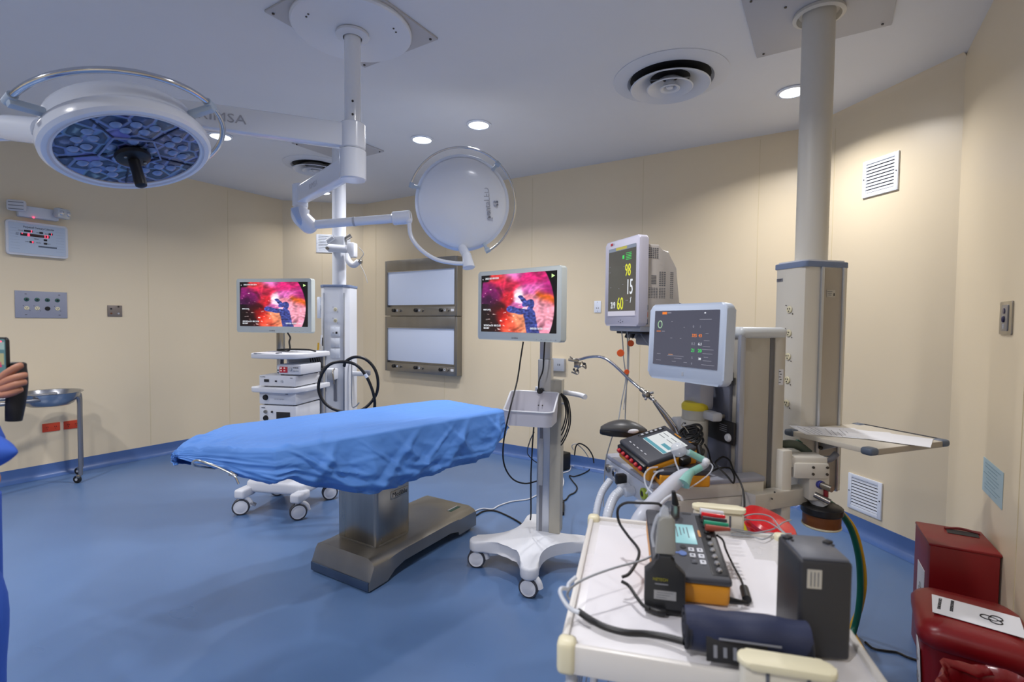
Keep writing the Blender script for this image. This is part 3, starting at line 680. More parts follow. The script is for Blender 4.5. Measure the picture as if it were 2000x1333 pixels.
# left wall: emergency light, digital calendar, gas panel, small plate, red outlets
t = thing('emergency_light', 'white twin-spot emergency light above the digital calendar', 'emergency light', (XL, 1.565, 2.475), ROT['left'])
MB().box((0, -.035, -.02), (.28, .07, .1), .01).build('battery_case', PLWHITE, t)
for s_, rz_ in ((-1, -30), (1, 28)):
    hb = MB().box((s_*.155, -.09, .015 if s_ < 0 else -.0), (.125, .06, .095), .018, rz=R(rz_)).build('spot_head', PLWHITE if s_ < 0 else mat('spot_silver', (200, 206, 214), .25, .4), t)
    if s_ < 0:
        for k in range(3): MB().box((s_*.155-.012, -.122, -.02+.03*k), (.1, .004, .006), rz=R(rz_)).build('cooling_rib', MGREY, hb)
    else:
        for a in (-.028, .03): MB().sphere((s_*.155+a+.012, -.118+a*.55, 0), .022, (1, .4, 1), 14, 8).build('bulb', CHROME, hb)
    MB().cyl((s_*.1, -.06, -.01), (s_*.13, -.08, -.01), .016, n=12).build('swivel', LGREY, t)
MB().sphere((-.04, -.075, -.068), .008, (1, 1, 1), 10, 6).build('indicator_led', LEDR, t)
t = thing('digital_calendar', 'white digital wall calendar board with red numerals', 'wall clock', (XL, 1.562, 2.215), ROT['left'])
vpanel(MB(), .425, .305, .02, -.035, 0, bev=.008).build('casing', PLWHITE, t)
fc = vpanel(MB(), .39, .268, .008, -.0375, -.03).build('face_panel', mat('calendar_face', (186, 200, 218), .4), t)
for k in range(8):
    for s_ in (-1, 1): MB().box((s_*.155, -.0378, .085-.026*k), (.06, .0008, .0015)).build('ruled_line', mat('rule_grey', (150, 166, 190), .5), fc)
text('Perpetual Century Calendar', .026, INKB, fc, face(-.1, -.038, .095), sx=.72)
def win(x_, z_, w_, h_=.017, c=INKB): return MB().box((x_, -.0385, z_), (w_, .002, h_), .001).build('display_window', c, fc)
for s_, x_, z_ in (('YEAR', -.135, .067), ('MON', -.012, .063), ('DAY', .048, .06), ('AM', -.15, .04), ('PM', -.15, .026), ('TEMP', -.03, .002), ('LUN', -.09, -.028), ('MON', -.015, -.03), ('DAY', .058, -.032)):
    text(s_, .014, INK, fc, face(x_, -.038, z_-.004), name='caption')
win(-.065, .068, .06); win(.022, .064, .026); win(.088, .062, .03); win(-.02, .034, .2, .024, mat('display_dark_red', (50, 10, 16), .4)); win(.05, .002, .024); win(-.045, -.028, .03); win(.05, -.03, .024)
for s_, x_, z_, sz in (('3', -.052, .059, .026), ('1', .088, .053, .026), ('8', -.074, .022, .036), ('13', .038, .022, .036), ('9', -.045, -.038, .026)): text(s_, sz, LEDR, fc, face(x_, -.0396, z_), name='numeral')
MB().sphere((-.108, -.039, .042), .004, (1, 1, 1), 8, 6).build('indicator_led', LEDR, fc)
MB().box((.065, -.038, -.062), (.13, .001, .014)).build('maker_strip', SLATE, fc)
t = thing('gas_outlet_panel', 'grey wall panel with two rows of four round outlets', 'outlet panel', (XL, 1.584, 1.62), ROT['left'])
MB().box((0, -.004, 0), (.365, .008, .245), .001).build('face_plate', mat('panel_grey_violet', (150, 154, 170), .45), t)
for k in range(4):
    x_ = -.105+.072*k
    o = MB().lathe([(0, .006), (.012, .006), (.018, .003), (.018, 0)], 22, mtx=Matrix.Translation((x_, -.008, .045)) @ RX90).build('gas_outlet', mat('outlet_green', (44, 92, 84), .4), t)
    MB().cyl((x_, -.013, .045), (x_, -.016, .045), .008, n=12).build('outlet_core', INKB, o)
    if k == 2: MB().cyl((x_, -.008, -.035), (x_, -.013, -.035), .019, n=22).build('black_outlet', BLACK, t)
    else: socket(t, x_, -.008, -.035)
for a, b_ in ((-.11, .095), (.125, .095), (-.11, -.095), (.125, -.095)): MB().box((a, -.009, b_), (.014, .002, .004)).build('slot', SCREW, t)
t = thing('metal_wall_plate', 'small square metal wall plate with four holes right of the gas panel', 'wall plate', (XL, 2.146, 1.575), ROT['left'])
MB().box((0, -.004, 0), (.125, .008, .115), .002).build('face_plate', mat('plate_bronze_grey', (136, 126, 120), .4, .4), t)
for a, b_, c in ((-.032, .022, INKB), (-.032, -.025, BROWN), (.03, .045, SCREW), (.03, -.025, LGREY)): MB().cyl((a, -.008, b_), (a, -.011, b_), .009, n=12).build('port', c, t)
for i, (y_, lab) in enumerate(((1.63, 'left one of the two red outlets low on the left wall'), (1.785, 'right one of the two red outlets, next to the basin stand leg'))):
    t = thing('red_outlet', lab, 'wall outlet', (XL, y_, .463), ROT['left'], group='red outlets low on the left wall')
    vpanel(MB(), .127, .078, .003, -.008, 0, bev=.002).build('cover_plate', ORG, t)
    for a in (-.03, .03):
        for b_ in (-.006, .006): MB().box((a+b_, -.009, .004), (.003, .002, .01)).build('contact_slot', INKB, t)
        MB().cyl((a, -.008, -.014), (a, -.0095, -.014), .003, n=8).build('contact_hole', INKB, t)
# right wall
t = thing('steel_switch_plate', 'tall narrow steel switch plate on the right wall', 'switch', (XR, 2.895, 1.54), ROT['right'])
vpanel(MB(), .17, .14, .006, -.006, 0, bev=.003).build('face_plate', STEEL, t)
vpanel(MB(), .09, .11, .006, -.01, -.005, bev=.002).build('inner_plate', mat('switch_grey', (140, 140, 146), .4, .6), t)
MB().cyl((0, -.01, .03), (0, -.013, .03), .012, n=16).build('round_button', mat('button_indigo', (50, 46, 86), .4), t)
MB().sphere((0, -.013, -.005), .01, (1, .6, 1.4), 12, 8).build('oval_button', mat('button_indigo', (50, 46, 86), .4), t)
for k in range(3): MB().cyl((-.005, -.0105, -.028-.007*k), (.0, -.0115, -.028-.007*k), .003, n=6).build('indicator', PAPER, t)
t = thing('wall_notice', 'pale blue printed notice taped to the right wall above the bins', 'notice', (XR, 2.995, .815), ROT['right'])
MB().box((0, -.0012, 0), (.315, .0012, .157)).build('sheet', BPAPER, t)
for k in range(8): MB().box((-.02*(k % 2), -.0022, .06-.016*k), (.24-.05*(k % 3), .0006, .003)).build('printed_line', mat('print_blue_grey', (120, 150, 166), .6), t)

# ------------------------------------------------------------------ operating table
OX, OY = -2.345, 2.36
t = thing('operating_table', 'steel pedestal operating table under the blue drape', 'operating table', (OX, OY, 0), R(1.5))
# base profile across (x,z) with softened shoulders, arched underside along its length
bm_ = MB(); BW, BL = .245, .51
sec = [(-BW, .03), (-BW, .135), (-BW+.018, .158), (-BW+.05, .17), (BW-.05, .17), (BW-.018, .158), (BW, .135), (BW, .03)]
ys = [(-BL, .06, .012), (-BL+.035, .172, .012), (-BL+.14, .17, .014), (-BL+.2, .17, .055), (-BL+.28, .17, .075), (BL-.3, .17, .075), (BL-.21, .17, .055), (BL-.2, .17, .03), (BL-.02, .17, .03), (BL, .155, .03)]
rows = []
for y_, zt, zb in ys:
    rows.append([bm_.bm.verts.new((x_, y_, zb if i in (0, 7) else (zb + (z_-.03)*(zt-zb)/.14))) for i, (x_, z_) in enumerate(sec)])
for a, b_ in zip(rows, rows[1:]):
    for i in range(8): bm_.bm.faces.new((a[i], a[(i+1) % 8], b_[(i+1) % 8], b_[i]))
bm_.bm.faces.new(rows[0]); bm_.bm.faces.new(rows[-1][::-1]); bs_ = bm_.build('base', DSTEEL, t)
MB().box((0, -BL-.001, .036), (BW*2-.01, .012, .05), .003).build('base_toe_strip', mat('toe_strip_slate', (66, 84, 112), .35, .5), bs_)
for a in (-.19, .19):
    MB().cyl((a, BL-.02, 0), (a, BL-.02, .03), .022, n=16).build('levelling_foot', CHROME, t)
lb = MB().box((.14, BL-.13, .1705), (.11, .04, .0016), rz=R(90)).build('warning_label', GREEN, bs_); MB().box((.128, BL-.13, .1716), (.11, .012, .0008), rz=R(90)).build('label_stripe', PAPER, lb)
cx_, cy_ = -.02, -.22
c_ = MB().box((cx_, cy_, .44), (.33, .29, .56), .022, seg=3).build('column', STEEL, t)
MB().prism(rrect(.335, .295, .04), .165, .182, mtx=Matrix.Translation((cx_, cy_, 0)), bev=.003).build('column_collar', DSTEEL, t)
MB().box((cx_+.166, cy_+.05, .448), (.004, .15, .05), .001).build('name_strip', STEEL, c_)
text('Mediblu', .04, INKB, c_, Matrix.Translation((cx_+.1685, cy_-.015, .436)) @ Matrix.Rotation(R(90), 4, 'Z') @ RX90)
# the top is turned some 11 degrees on its column
TA = R(-11); Mtop = Matrix.Translation((-2.36, 2.1, 0)) @ Matrix.Rotation(TA, 4, 'Z')
inv = t.matrix_basis.inverted() if False else (Matrix.Translation((OX, OY, 0)) @ Matrix.Rotation(R(1.5), 4, 'Z')).inverted()
tb = MB(); tb.box((0, .1, .845), (.60, 1.44, .07), .02, mtx=inv @ Mtop); tb.build('table_top', BLACK, t)
tb = MB(); tb.box((-.10, -.70, .815), (.26, .30, .03), .012, rx=R(4), mtx=inv @ Mtop); tb.build('head_section', BLACK, t)
tb = MB(); tb.box((0, .1, .77), (.5, 1.2, .08), .01, mtx=inv @ Mtop); tb.build('top_frame', STEEL, t)
for s_ in (-1, 1): MB().box((s_*.325, .1, .80), (.012, 1.2, .03), .003, mtx=inv @ Mtop).build('side_rail', STEEL, t)
RAILW = mat('rail_bright_steel', (206, 204, 198), .2, 1)
MB().tube([inv @ p_ for p_ in (at(466, 946, 2.24), at(457, 930, 2.24), at(430, 915, 2.26), at(400, 904, 2.28), at(384, 900, 2.30), at(376, 905, 2.32), at(384, 911, 2.36), at(420, 916, 2.44))], .0055, 10).build('head_rail', RAILW, t)
MB().tube([inv @ p_ for p_ in (at(452, 921, 2.34), at(463, 930, 2.33), at(448, 928, 2.36))], .005, 8).build('rail_hook', RAILW, t)

# drape
def lerp_tab(tab, u):
    for (u0, v0), (u1, v1) in zip(tab, tab[1:]):
        if u <= u1: k = (u-u0)/(u1-u0); k = max(0, min(1, k)); return v0+(v1-v0)*k
    return tab[-1][1]
vL = [(-.97, -.16), (-.945, -.2), (-.8, -.31), (-.68, -.395), (.7, -.335), (.84, -.33), (.89, -.30)]
vR = [(-.97, -.15), (-.93, -.06), (-.86, .10), (-.78, .24), (-.70, .352), (-.3, .362), (.7, .35), (.84, .335), (.89, .30)]
zT = [(-.97, .855), (-.93, .87), (-.85, .884), (-.7, .9), (-.4, .905), (.7, .9), (.84, .895), (.89, .88)]
hR = [(-.97, .815), (-.93, .80), (-.85, .79), (-.78, .76), (-.70, .725), (-.62, .735), (-.51, .68), (-.35, .622), (-.18, .576), (.05, .568), (.21, .59), (.5, .588), (.68, .60), (.80, .70), (.89, .74)]
hL = [(-.97, .79), (-.9, .76), (-.7, .72), (-.4, .64), (0, .58), (.6, .6), (.84, .72), (.89, .74)]
def ss(a, b_, x_): k = max(0, min(1, (x_-a)/(b_-a))); return k*k*(3-2*k)
CREASES = [(-.52, .22, .09, .030), (-.64, .30, .05, .022), (-.40, -.16, .06, .022), (-.08, .30, .07, .022), (.12, -.34, .07, .024), (.30, .26, .06, .02), (.50, -.24, .08, .026), (.66, .16, .05, .018), (.78, -.1, .05, .02), (-.3, .4, .035, .014), (.4, -.4, .04, .014)]
def drape():
    mb = MB(); rows = []; NU, NV, NS = 230, 56, 40
    for i in range(NU+1):
        u = -.97 + 1.86*i/NU; row = []
        l, r_, zt, a, b_ = (lerp_tab(x_, u) for x_ in (vL, vR, zT, hL, hR))
        gath = 1-ss(-.95, -.62, u)
        for side in ('L', 'T', 'R'):
            n = NV if side == 'T' else NS
            for j in range(n+1 if side == 'R' else n):
                k = j/n
                if side == 'T':
                    v_ = l+(r_-l)*k; e_ = min(k, 1-k)*(r_-l); z_ = zt-.012*(1-ss(0, .03, e_))
                    z_ += .006*noise.noise(Vector((u*2.2, v_*5, 1)))+.0035*noise.noise(Vector((u*3, v_*26+u*6, 5)))*(1+2*gath)
                    z_ += -.008*math.exp(-((v_-.20-.12*u)/.012)**2)*ss(-.6, -.2, u)*(1-ss(.3, .6, u))
                    z_ += gath*.022*(1-abs(noise.noise(Vector((u*10+v_*5, v_*22, 3))))*2)*.6
                    z_ += .010*max(0, 1-abs(u+.62-.45*(v_-.34))/.035)*ss(.0, .3, v_) + .007*max(0, 1-abs(u+.40+.5*(v_-.2))/.02)*ss(-.1, .2, v_)
                    x_, y_ = v_, u
                else:
                    s_ = k if side == 'R' else 1-k            # 0 at the top edge, 1 at the hem
                    top = zt-.012; hem = b_ if side == 'R' else a; edge = r_ if side == 'R' else l; sg = 1 if side == 'R' else -1
                    z_ = top + (hem-top)*s_
                    # shoulders, deep crease line falling from one point of the edge, hanging folds and fine crumple
                    uc = -.235
                    ridge = .04*max(0, 1-abs(u-uc-.03*s_)/(.07+.12*s_))*min(1, s_*2.2)
                    for u0, sl, wd, am in CREASES: ridge += am*max(0, 1-abs(u-u0-sl*s_)/(wd*(.45+.75*s_)))*min(1, s_*3)*(1 if side == 'R' else .6)
                    fold = .014*s_*abs(noise.noise(Vector((u*3.1+s_*1.6, s_*.9+8*(side == 'L'), 2))))*2
                    diag = .010*s_*max(0, math.sin((u*1.0 + s_*.30)*9.5+noise.noise(Vector((u*3, s_*3, 4)))*2.2))**2
                    dg2 = .026*s_*(1-abs(noise.noise(Vector((u*5-s_*2.5, s_*4+u*2, 21))))*2)
                    crum = .009*s_*(abs(noise.noise(Vector((u*14+s_*5, s_*9, 7)))) + .5*noise.noise(Vector((u*32, s_*18, 9))))
                    hemg = .012*ss(.7, 1, s_)*math.sin(u*(150 if u < -.55 else 70)+3*noise.noise(Vector((u*9, 0, 0))))*(.35+gath)
                    gth = gath*.018*s_*math.sin(u*95+s_*3)
                    out = .012*math.sin(PI*min(1, s_*1.1))+ridge+fold+diag+dg2+crum+hemg+gth-.05*ss(.82, 1.0, s_)
                    x_, y_ = edge+sg*out, u+.01*noise.noise(Vector((u*9, s_*9, 11)))*s_
                    z_ += .012*noise.noise(Vector((u*7, side == 'L', 13)))*s_
                row.append(Mtop @ Vector((x_, y_, z_)))
        rows.append(row)
    # closed ends
    def endrows(row, du, hemz):
        out = []; nT0, nT1 = NS, NS+NV
        c = sum(row, Vector())/len(row); d_ = (Mtop.to_3x3() @ Vector((0, du, 0)))
        for s_ in (0, .12, .3, .5, .7, .88, 1):
            rr_ = []
            for j, p_ in enumerate(row):
                q_ = p_.copy(); cut = hemz
                lim = max(cut, p_.z) if (j < nT0 or j > nT1) else p_.z
                q_.z = p_.z + (min(cut, p_.z)-p_.z)*s_ if nT0 <= j <= nT1 else p_.z
                q_ += d_*(.018*math.sin(PI*min(1, s_*.8+.1))+.004*math.sin(j*1.1)*s_)
                rr_.append(q_)
            out.append(rr_)
        return out
    e1 = endrows(rows[0], -1, .80); e2 = endrows(rows[-1], 1, .70)
    rows = e1[::-1] + rows + e2
    mb.grid(rows); o = mb.build('surgical_drape', DRAPE, None, ang=80, solid=.002)
    tag(o, 'blue fabric drape covering the operating table with creased hanging sides', 'drape')
drape()

# ------------------------------------------------------------------ castors and screens
def castor(parent, x_, y_, rz, r=.06, top=.14, brake=False):
    c = bpy.data.objects.new('castor', None); COL.objects.link(c); c.parent = parent; c.location = (x_, y_, 0); c.rotation_euler = (0, 0, rz)
    w_ = MB(); 
    for s_ in (-1, 1): w_.cyl((s_*.008, 0, r), (s_*.026, 0, r), r, n=32, bev=.004)
    w_.build('tyre', DGREY, c)
    d_ = MB()
    for s_ in (-1, 1): d_.lathe([(0, .0035), (r*.55, .003), (r*.62, .001), (r*.8, .0025), (r*.82, 0)], 32, mtx=Matrix.Translation((s_*.026, 0, r)) @ Matrix.Rotation(s_*PI/2, 4, 'Y'), cap=False)
    d_.build('wheel_disc', PLWHITE, c)
    MB().box((0, .008, r*1.35), (.012, r*1.1, r*1.1), .006).build('fork', LGREY, c)
    MB().cyl((0, .01, r*1.75), (0, .01, top), .018, n=16).build('swivel_stem', LGREY, c)
    hood = MB(); hood.tube([(0, -.02, r*1.9), (0, .03, r*1.95), (0, r*.95, r*1.6), (0, r*1.15, r*1.0)], .018, 12); hood.build('wheel_hood', PLWHITE, c)
    if brake: MB().box((0, r*1.35, r*1.2), (.05, .045, .012), .004, rx=R(-35)).build('brake_pedal', MGREY, c)
    return c
def paint(u, v_):    # colour of the keyhole-surgery picture at (u,v), v up; every blob is tissue or tape
    x_ = u; y_ = v_
    def n_(a, b_, c): return noise.noise(Vector((a, b_, c)))
    wx = x_+.03*n_(x_*5, y_*5, 1)+.012*n_(x_*16, y_*16, 2); wy = y_+.035*n_(x_*5, y_*5, 3)+.012*n_(x_*16, y_*16, 4)
    B = [(.15, .72, .22, .16, (118, 20, 96)), (.05, .5, .2, .14, (60, 8, 60)), (.33, .82, .2, .14, (206, 40, 72)), (.25, .95, .2, .08, (214, 60, 60)),
         (.45, 1.0, .15, .13, (216, 120, 190)), (.7, .92, .22, .16, (206, 36, 110)), (.72, .75, .16, .1, (226, 112, 190)), (.9, .7, .12, .2, (176, 36, 120)),
         (.53, .64, .055, .12, (250, 214, 228)), (.50, .55, .05, .06, (240, 190, 214)), (.36, .6, .11, .13, (210, 36, 50)), (.2, .42, .12, .14, (60, 6, 12)), (.12, .2, .16, .2, (34, 4, 10)),
         (.3, .3, .09, .13, (140, 10, 16)), (.42, .14, .13, .16, (232, 84, 60)), (.52, .2, .1, .16, (244, 150, 110)), (.34, .2, .08, .12, (220, 40, 30)), (.48, .45, .08, .07, (206, 100, 170)),
         (.8, .35, .14, .25, (242, 160, 180)), (.86, .1, .12, .12, (240, 150, 176)), (.68, .55, .1, .07, (238, 140, 160))]
    s_ = 0; c = [0, 0, 0]
    for bx, by, sx, sy, col in B:
        w_ = math.exp(-(((wx-bx)/sx)**2+((wy-by)/sy)**2)*1.6)+1e-5; w_ = w_**1.5; s_ += w_
        for k in range(3): c[k] += w_*col[k]
    c = [k/s_ for k in c]
    def over(mask, col):
        for k in range(3): c[k] = c[k]*(1-mask)+col[k]*mask
    ora = math.exp(-((wy-(.66-.55*(wx-.72)))/.075)**2)*ss(.72, .8, wx); over(min(1, ora), (226, 104, 30))
    ves = abs(n_(x_*14, y_*14, 8)); 
    if x_ > .7: over(.25*(1-ss(0, .05, ves)), (206, 70, 110))
    def band(x0, y0, x1, y1, w_):
        dx, dy = x1-x0, y1-y0; t_ = max(0, min(1, ((wx-x0)*dx+(wy-y0)*dy)/(dx*dx+dy*dy)))
        return 1-ss(w_*.8, w_, math.hypot(wx-x0-dx*t_, (wy-y0-dy*t_)))
    bl = max(band(.56, .60, .60, .50, .032), band(.60, .48, .68, .50, .045), band(.685, .50, .68, .28, .045), band(.41, .40, .66, .33, .055), band(.67, .32, .72, -.02, .085))
    tx_ = n_(x_*34, y_*34, 6); ed_ = ss(0, .8, bl); over(bl, (40+34*tx_+20*ed_, 52+44*tx_+18*ed_, 116+70*tx_+26*ed_))
    rg = 1-2*abs(n_(x_*6+2*n_(x_*3, y_*3, 31), y_*6+2*n_(x_*4, y_*4, 32), 30))
    hl = n_(x_*20+y_*9, y_*34, 12); 
    if hl > .36 and rg > .55 and x_ < .62 and y_ < .75 and bl < .3: over(min(1, (hl-.36)*4)*min(1, (rg-.55)*4), (255, 214, 208))
    g = 1+.3*(rg-.45)*(1 if bl < .3 else .2)+.22*n_(x_*9, y_*9, 15)+.2*n_(x_*22+y_*8, y_*26-x_*10, 25); c = [max(0, min(255, k*g)) for k in c]
    vig = ss(.0, .22, x_+.35*y_*0+.05) if y_ < .55 else ss(-.05, .12, x_)
    if y_ < .5: over((1-ss(.0, .26, x_+.02))*.85, (10, 2, 6))
    # round field of the scope cuts off the right side and top left corner
    R_ = math.hypot((x_-.40)*1.6, (y_-.42)*.95)
    over(ss(.905, .925, R_), (4, 4, 6)); over(1-ss(-.012, .02, x_-.03+(.1*(1-y_))), (4, 4, 6))
    if y_ > .88: over(1-ss(.1, .16, x_+(1-y_)*.2), (6, 4, 8))
    return [lin(max(0, min(255, k))) for k in c]
def surgical_monitor(name_parent, cx, cy, cz, rz, W_=.672, H_=.437, cart='stand'):
    e_ = bpy.data.objects.new('monitor', None); COL.objects.link(e_); e_.parent = name_parent; e_.location = (cx, cy, cz); e_.rotation_euler = (0, 0, rz)
    vpanel(MB(), W_, H_, .014, -.03, .022, bev=.006).build('housing', mat('monitor_grey_green', (202, 210, 208), .4), e_)
    vpanel(MB(), W_-.06, H_-.06, .02, .02, .045, bev=.004).build('back_cover', PLWHITE, e_)
    sw, sh = W_-.062, H_-.078; zc = .012
    NX, NY = 200, 114
    me = bpy.data.meshes.new('screen_picture')
    vs = [(-sw/2+sw*i/NX, -.0312, zc-sh/2+sh*j/NY) for j in range(NY+1) for i in range(NX+1)]
    fs = [(j*(NX+1)+i, j*(NX+1)+i+1, (j+1)*(NX+1)+i+1, (j+1)*(NX+1)+i) for j in range(NY) for i in range(NX)]
    me.from_pydata(vs, [], fs); ca = me.color_attributes.new('picture', 'FLOAT_COLOR', 'POINT')
    buf = []
    for j in range(NY+1):
        for i in range(NX+1): buf += [*paint(i/NX, j/NY), 1]
    ca.data.foreach_set('color', buf); me.materials.append(PICT)
    o = bpy.data.objects.new('screen', me); COL.objects.link(o); o.parent = e_
    for s_, x_, z_, sz in (('20231031001204', -.44, .425, .017), ('0000123456', -.465, -.12, .013), ('2023/Oct/31 08:12:58', -.46, -.405, .017), ('001/001', -.46, -.45, .015), ('000:00:16/001:33:07', .18, -.445, .018)):
        text(s_, sz, G_W, o, face(x_*sw, -.0325, zc+z_*sh), name='screen_caption')
    MB().box((-.475*sw, -.032, zc+.43*sh), (.006, .001, .006)).build('screen_mark', G_W, o)
    MB().prism([(-.011, -.011), (.013, 0), (-.011, .011)], 0, .001, mtx=face(.455*sw, -.0315, zc+.42*sh)).build('play_mark', glow('pale_yellow', (220, 255, 170)), o)
    for k in range(5): MB().box((.16+.035*k, -.031, -H_/2+.014), (.008, .002, .0025)).build('menu_button', LGREY, e_)
    text('OLYMPUS', .012, MGREY, e_, face(-.04, -.031, -H_/2+.012))
    return e_

# ------------------------------------------------------------------ monitor stand (middle of the room)
MX, MY = -1.52, 2.63
t = thing('monitor_stand', 'wheeled monitor stand with white basket beside the foot of the operating table', 'monitor stand', (MX, MY, 0))
tips = [Vector((-1.80, 2.42, 0)), Vector((-1.33, 2.30, 0)), Vector((-1.20, 2.82, 0)), Vector((-1.68, 2.96, 0))]
tl = [(p_.x-MX, p_.y-MY) for p_ in tips]
def star(tl, wt, c_w):
    out = []
    n = len(tl)
    for i, (x_, y_) in enumerate(tl):
        a = math.atan2(y_, x_); L = math.hypot(x_, y_)
        for k in range(-4, 5):
            th = a+R(k*22.5); out.append((x_-.03*math.cos(a)+wt*math.cos(th), y_-.03*math.sin(a)+wt*math.sin(th)))
        x2, y2 = tl[(i+1) % n]; a2 = math.atan2(y2, x2)
        am = a+((a2-a) % (2*PI))/2; P0 = Vector((out[-1][0], out[-1][1], 0)); 
        P2 = Vector((x2-.03*math.cos(a2)+wt*math.cos(a2-PI/2), y2-.03*math.sin(a2)+wt*math.sin(a2-PI/2), 0)); P1 = Vector((c_w*math.cos(am), c_w*math.sin(am), 0))
        for k in range(1, 12): s_ = k/12; q_ = P0*(1-s_)**2+P1*2*s_*(1-s_)+P2*s_*s_; out.append((q_.x, q_.y))
    return out
MB().prism(star(tl, .052, .06), .105, .175, bev=.016, seg=3).build('base', PLWHITE, t, ang=50)
for (x_, y_), a in zip(tl, (-66, -78, 30, -20)): castor(t, x_*.93, y_*.93, R(a), .055, .12)
MB().box((-.08, -.08, .085), (.06, .1, .012), .004, rz=R(-40)).build('foot_pedal', DGREY, t)
px_, py_ = .05, .15
mb = MB()
mb.box((px_-.035, py_, .72), (.085, .07, 1.1), .004, rz=R(15)); mb.build('pole', ALU, t)
MB().box((px_-.04, py_-.036, .53), (.022, .006, .72), .002, rz=R(15)).build('pole_groove', MGREY, t)
MB().box((px_-.042, py_-.04, .62), (.03, .006, .3), .002, rz=R(15)).build('cable_cover', LGREY, t)
MB().box((px_+.04, py_+.02, .66), (.07, .09, .97), .004, rz=R(15)).build('pole_cover', BEIGEM if False else mat('cover_beige_grey', (176, 172, 160), .45), t)
MB().box((px_-.04, py_+.01, 1.36), (.07, .05, .5), .004, rz=R(15)).build('upper_pole', ALU, t)
MB().box((px_-.07, py_-.03, 1.62), (.12, .1, .12), .006, rz=R(-10)).build('monitor_mount', DGREY, t)
m2 = surgical_monitor(t, -1.600-MX, 2.612-MY, 1.607, R(-9.6))
# basket: open tray with a high back and dipped front
def basket():
    mb = MB(); n = 72; rows = []
    w_, d_ = .30, .25
    base = rrect(w_, d_, .05, 8)
    def hgt(x_, y_): 
        k = ss(-d_/2*.6, d_/2*.6, y_)
        return .085 + .085*k + .0*x_
    for fz, ins in ((0, .012), (1, 0)):
        rows.append([Vector((x_*(1-ins*4), y_*(1-ins*4), fz*hgt(x_, y_))) for x_, y_ in base])
    inn = [Vector((x_*.965, y_*.965, hgt(x_, y_))) for x_, y_ in base]; inb = [Vector((x_*.91, y_*.91, .008)) for x_, y_ in base]
    q = Matrix.Translation((.02, -.035, .895)) @ Matrix.Rotation(R(17), 4, 'Z')
    V = [[mb.bm.verts.new(q @ p_) for p_ in rw] for rw in rows+[inn, inb]]
    L = len(base)
    for a, b_ in zip(V, V[1:]):
        for i in range(L): mb.bm.faces.new((a[i], a[(i+1) % L], b_[(i+1) % L], b_[i]))
    mb.bm.faces.new(V[0]); mb.bm.faces.new(V[-1]); b = mb.build('basket', mat('basket_grey_white', (196, 196, 206), .4), t)
    MB().tube([q @ (p_+Vector((0, 0, .002))) for p_ in rows[1]], .0055, 8, smooth=False, closed=True).build('basket_rim', PLWHITE, b)
    for a in (.02, .045): MB().cyl(q @ Vector((a, .112, .09)), q @ Vector((a, .105, .09)), .004, n=8).build('basket_screw', SCREW, b)
basket()
MB().tube([(-.06, py_-.0, 1.075), (.0, py_+.03, 1.07), (.2, py_+.06, 1.055), (.28, py_+.02, 1.05)], .016, 14).build('handle_bar', PLWHITE, t)
MB().cyl((.01, py_-.05, 1.075), (.01, py_-.075, 1.073), .018, n=18, bev=.003).build('clamp_knob', BLACK, t)
MB().box((.13, py_-.0, 1.0), (.05, .02, .012), .004).build('cable_hook', PLWHITE, t)
for k, (r0, z0) in enumerate(((.10, .92), (.115, .9), (.13, .87), (.14, .86))):
    MB().tube([(.12, py_-.01, 1.07), (.155+.01*k, py_-.02, 1.02), (.17+.01*k, py_-.02, z0+.02), (.14, py_-.01, z0-.08-.012*k), (.08, py_+.01, z0-.12)], .0042, 8).build('coiled_cable', RUBBER, t)
for pts, lab in (([(1022, 668, 3.0), (1017, 700, 3.0), (1010, 745, 2.98), (996, 800, 2.88), (984, 860, 2.9), (984, 905, 2.95), (1000, 935, 3.0), (1025, 945, 3.1), (1050, 940, 3.2)], 'thin black cable looping down from the left of the stand monitor'),
                 ([(1064, 668, 3.0), (1062, 700, 3.0), (1060, 725, 3.03), (1053, 745, 3.03), (1052, 769, 3.02)], 'short black cable running from the stand monitor down into the basket'),
                 ([(1043, 828, 2.9), (1040, 870, 3.0), (1037, 930, 3.05), (1037, 1000, 3.08), (1036, 1016, 3.1)], 'black cable hanging straight down from the basket to the white base')):
    tag(MB().tube([at(*p_) for p_ in pts], .0048, 8).build('monitor_cable', RUBBER), lab, 'cable')
# ------------------------------------------------------------------ endoscopy cart
t = thing('endoscopy_cart', 'white wheeled endoscopy cart with shelves of units and a screen, left of the supply column', 'equipment cart', (-3.575, 2.235, 0), R(22))
def shelf(z_, w_=.53, d_=.44, y0=-.03):
    mb = MB(); sh = .022; mb.prism([(a+sh, b_) for a, b_ in [(-w_/2+.03, y0), (w_/2-.1, y0-.02), (w_/2-.03, y0+.02), (w_/2, y0+.12), (w_/2, y0+d_), (-w_/2, y0+d_), (-w_/2, y0+.03)]], z_-.04, z_, bev=.008, seg=3)
    return mb.build('shelf', PLWHITE, t, ang=50)
shelf(1.245, .42); shelf(.985, .42); shelf(.66, .40)
mb = MB(); mb.box((-.15, .30, .75), (.035, .05, .98), .004); mb.build('side_post', ALU, t)
mb = MB(); mb.box((.20, .38, .75), (.035, .05, .98), .004); mb.build('side_post', ALU, t)
MB().box((.025, .40, .8), (.36, .02, .9), .004).build('back_panel', mat('cart_back_grey', (150, 156, 168), .5), t)
MB().box((-.17, .335, 1.38), (.05, .05, .32), .006).build('screen_post', STEEL, t)
MB().box((-.14, .315, 1.56), (.14, .06, .14), .01).build('screen_mount', LGREY, t)
MB().box((0, .20, .2), (.5, .4, .1), .03, seg=3).build('base', PLWHITE, t)
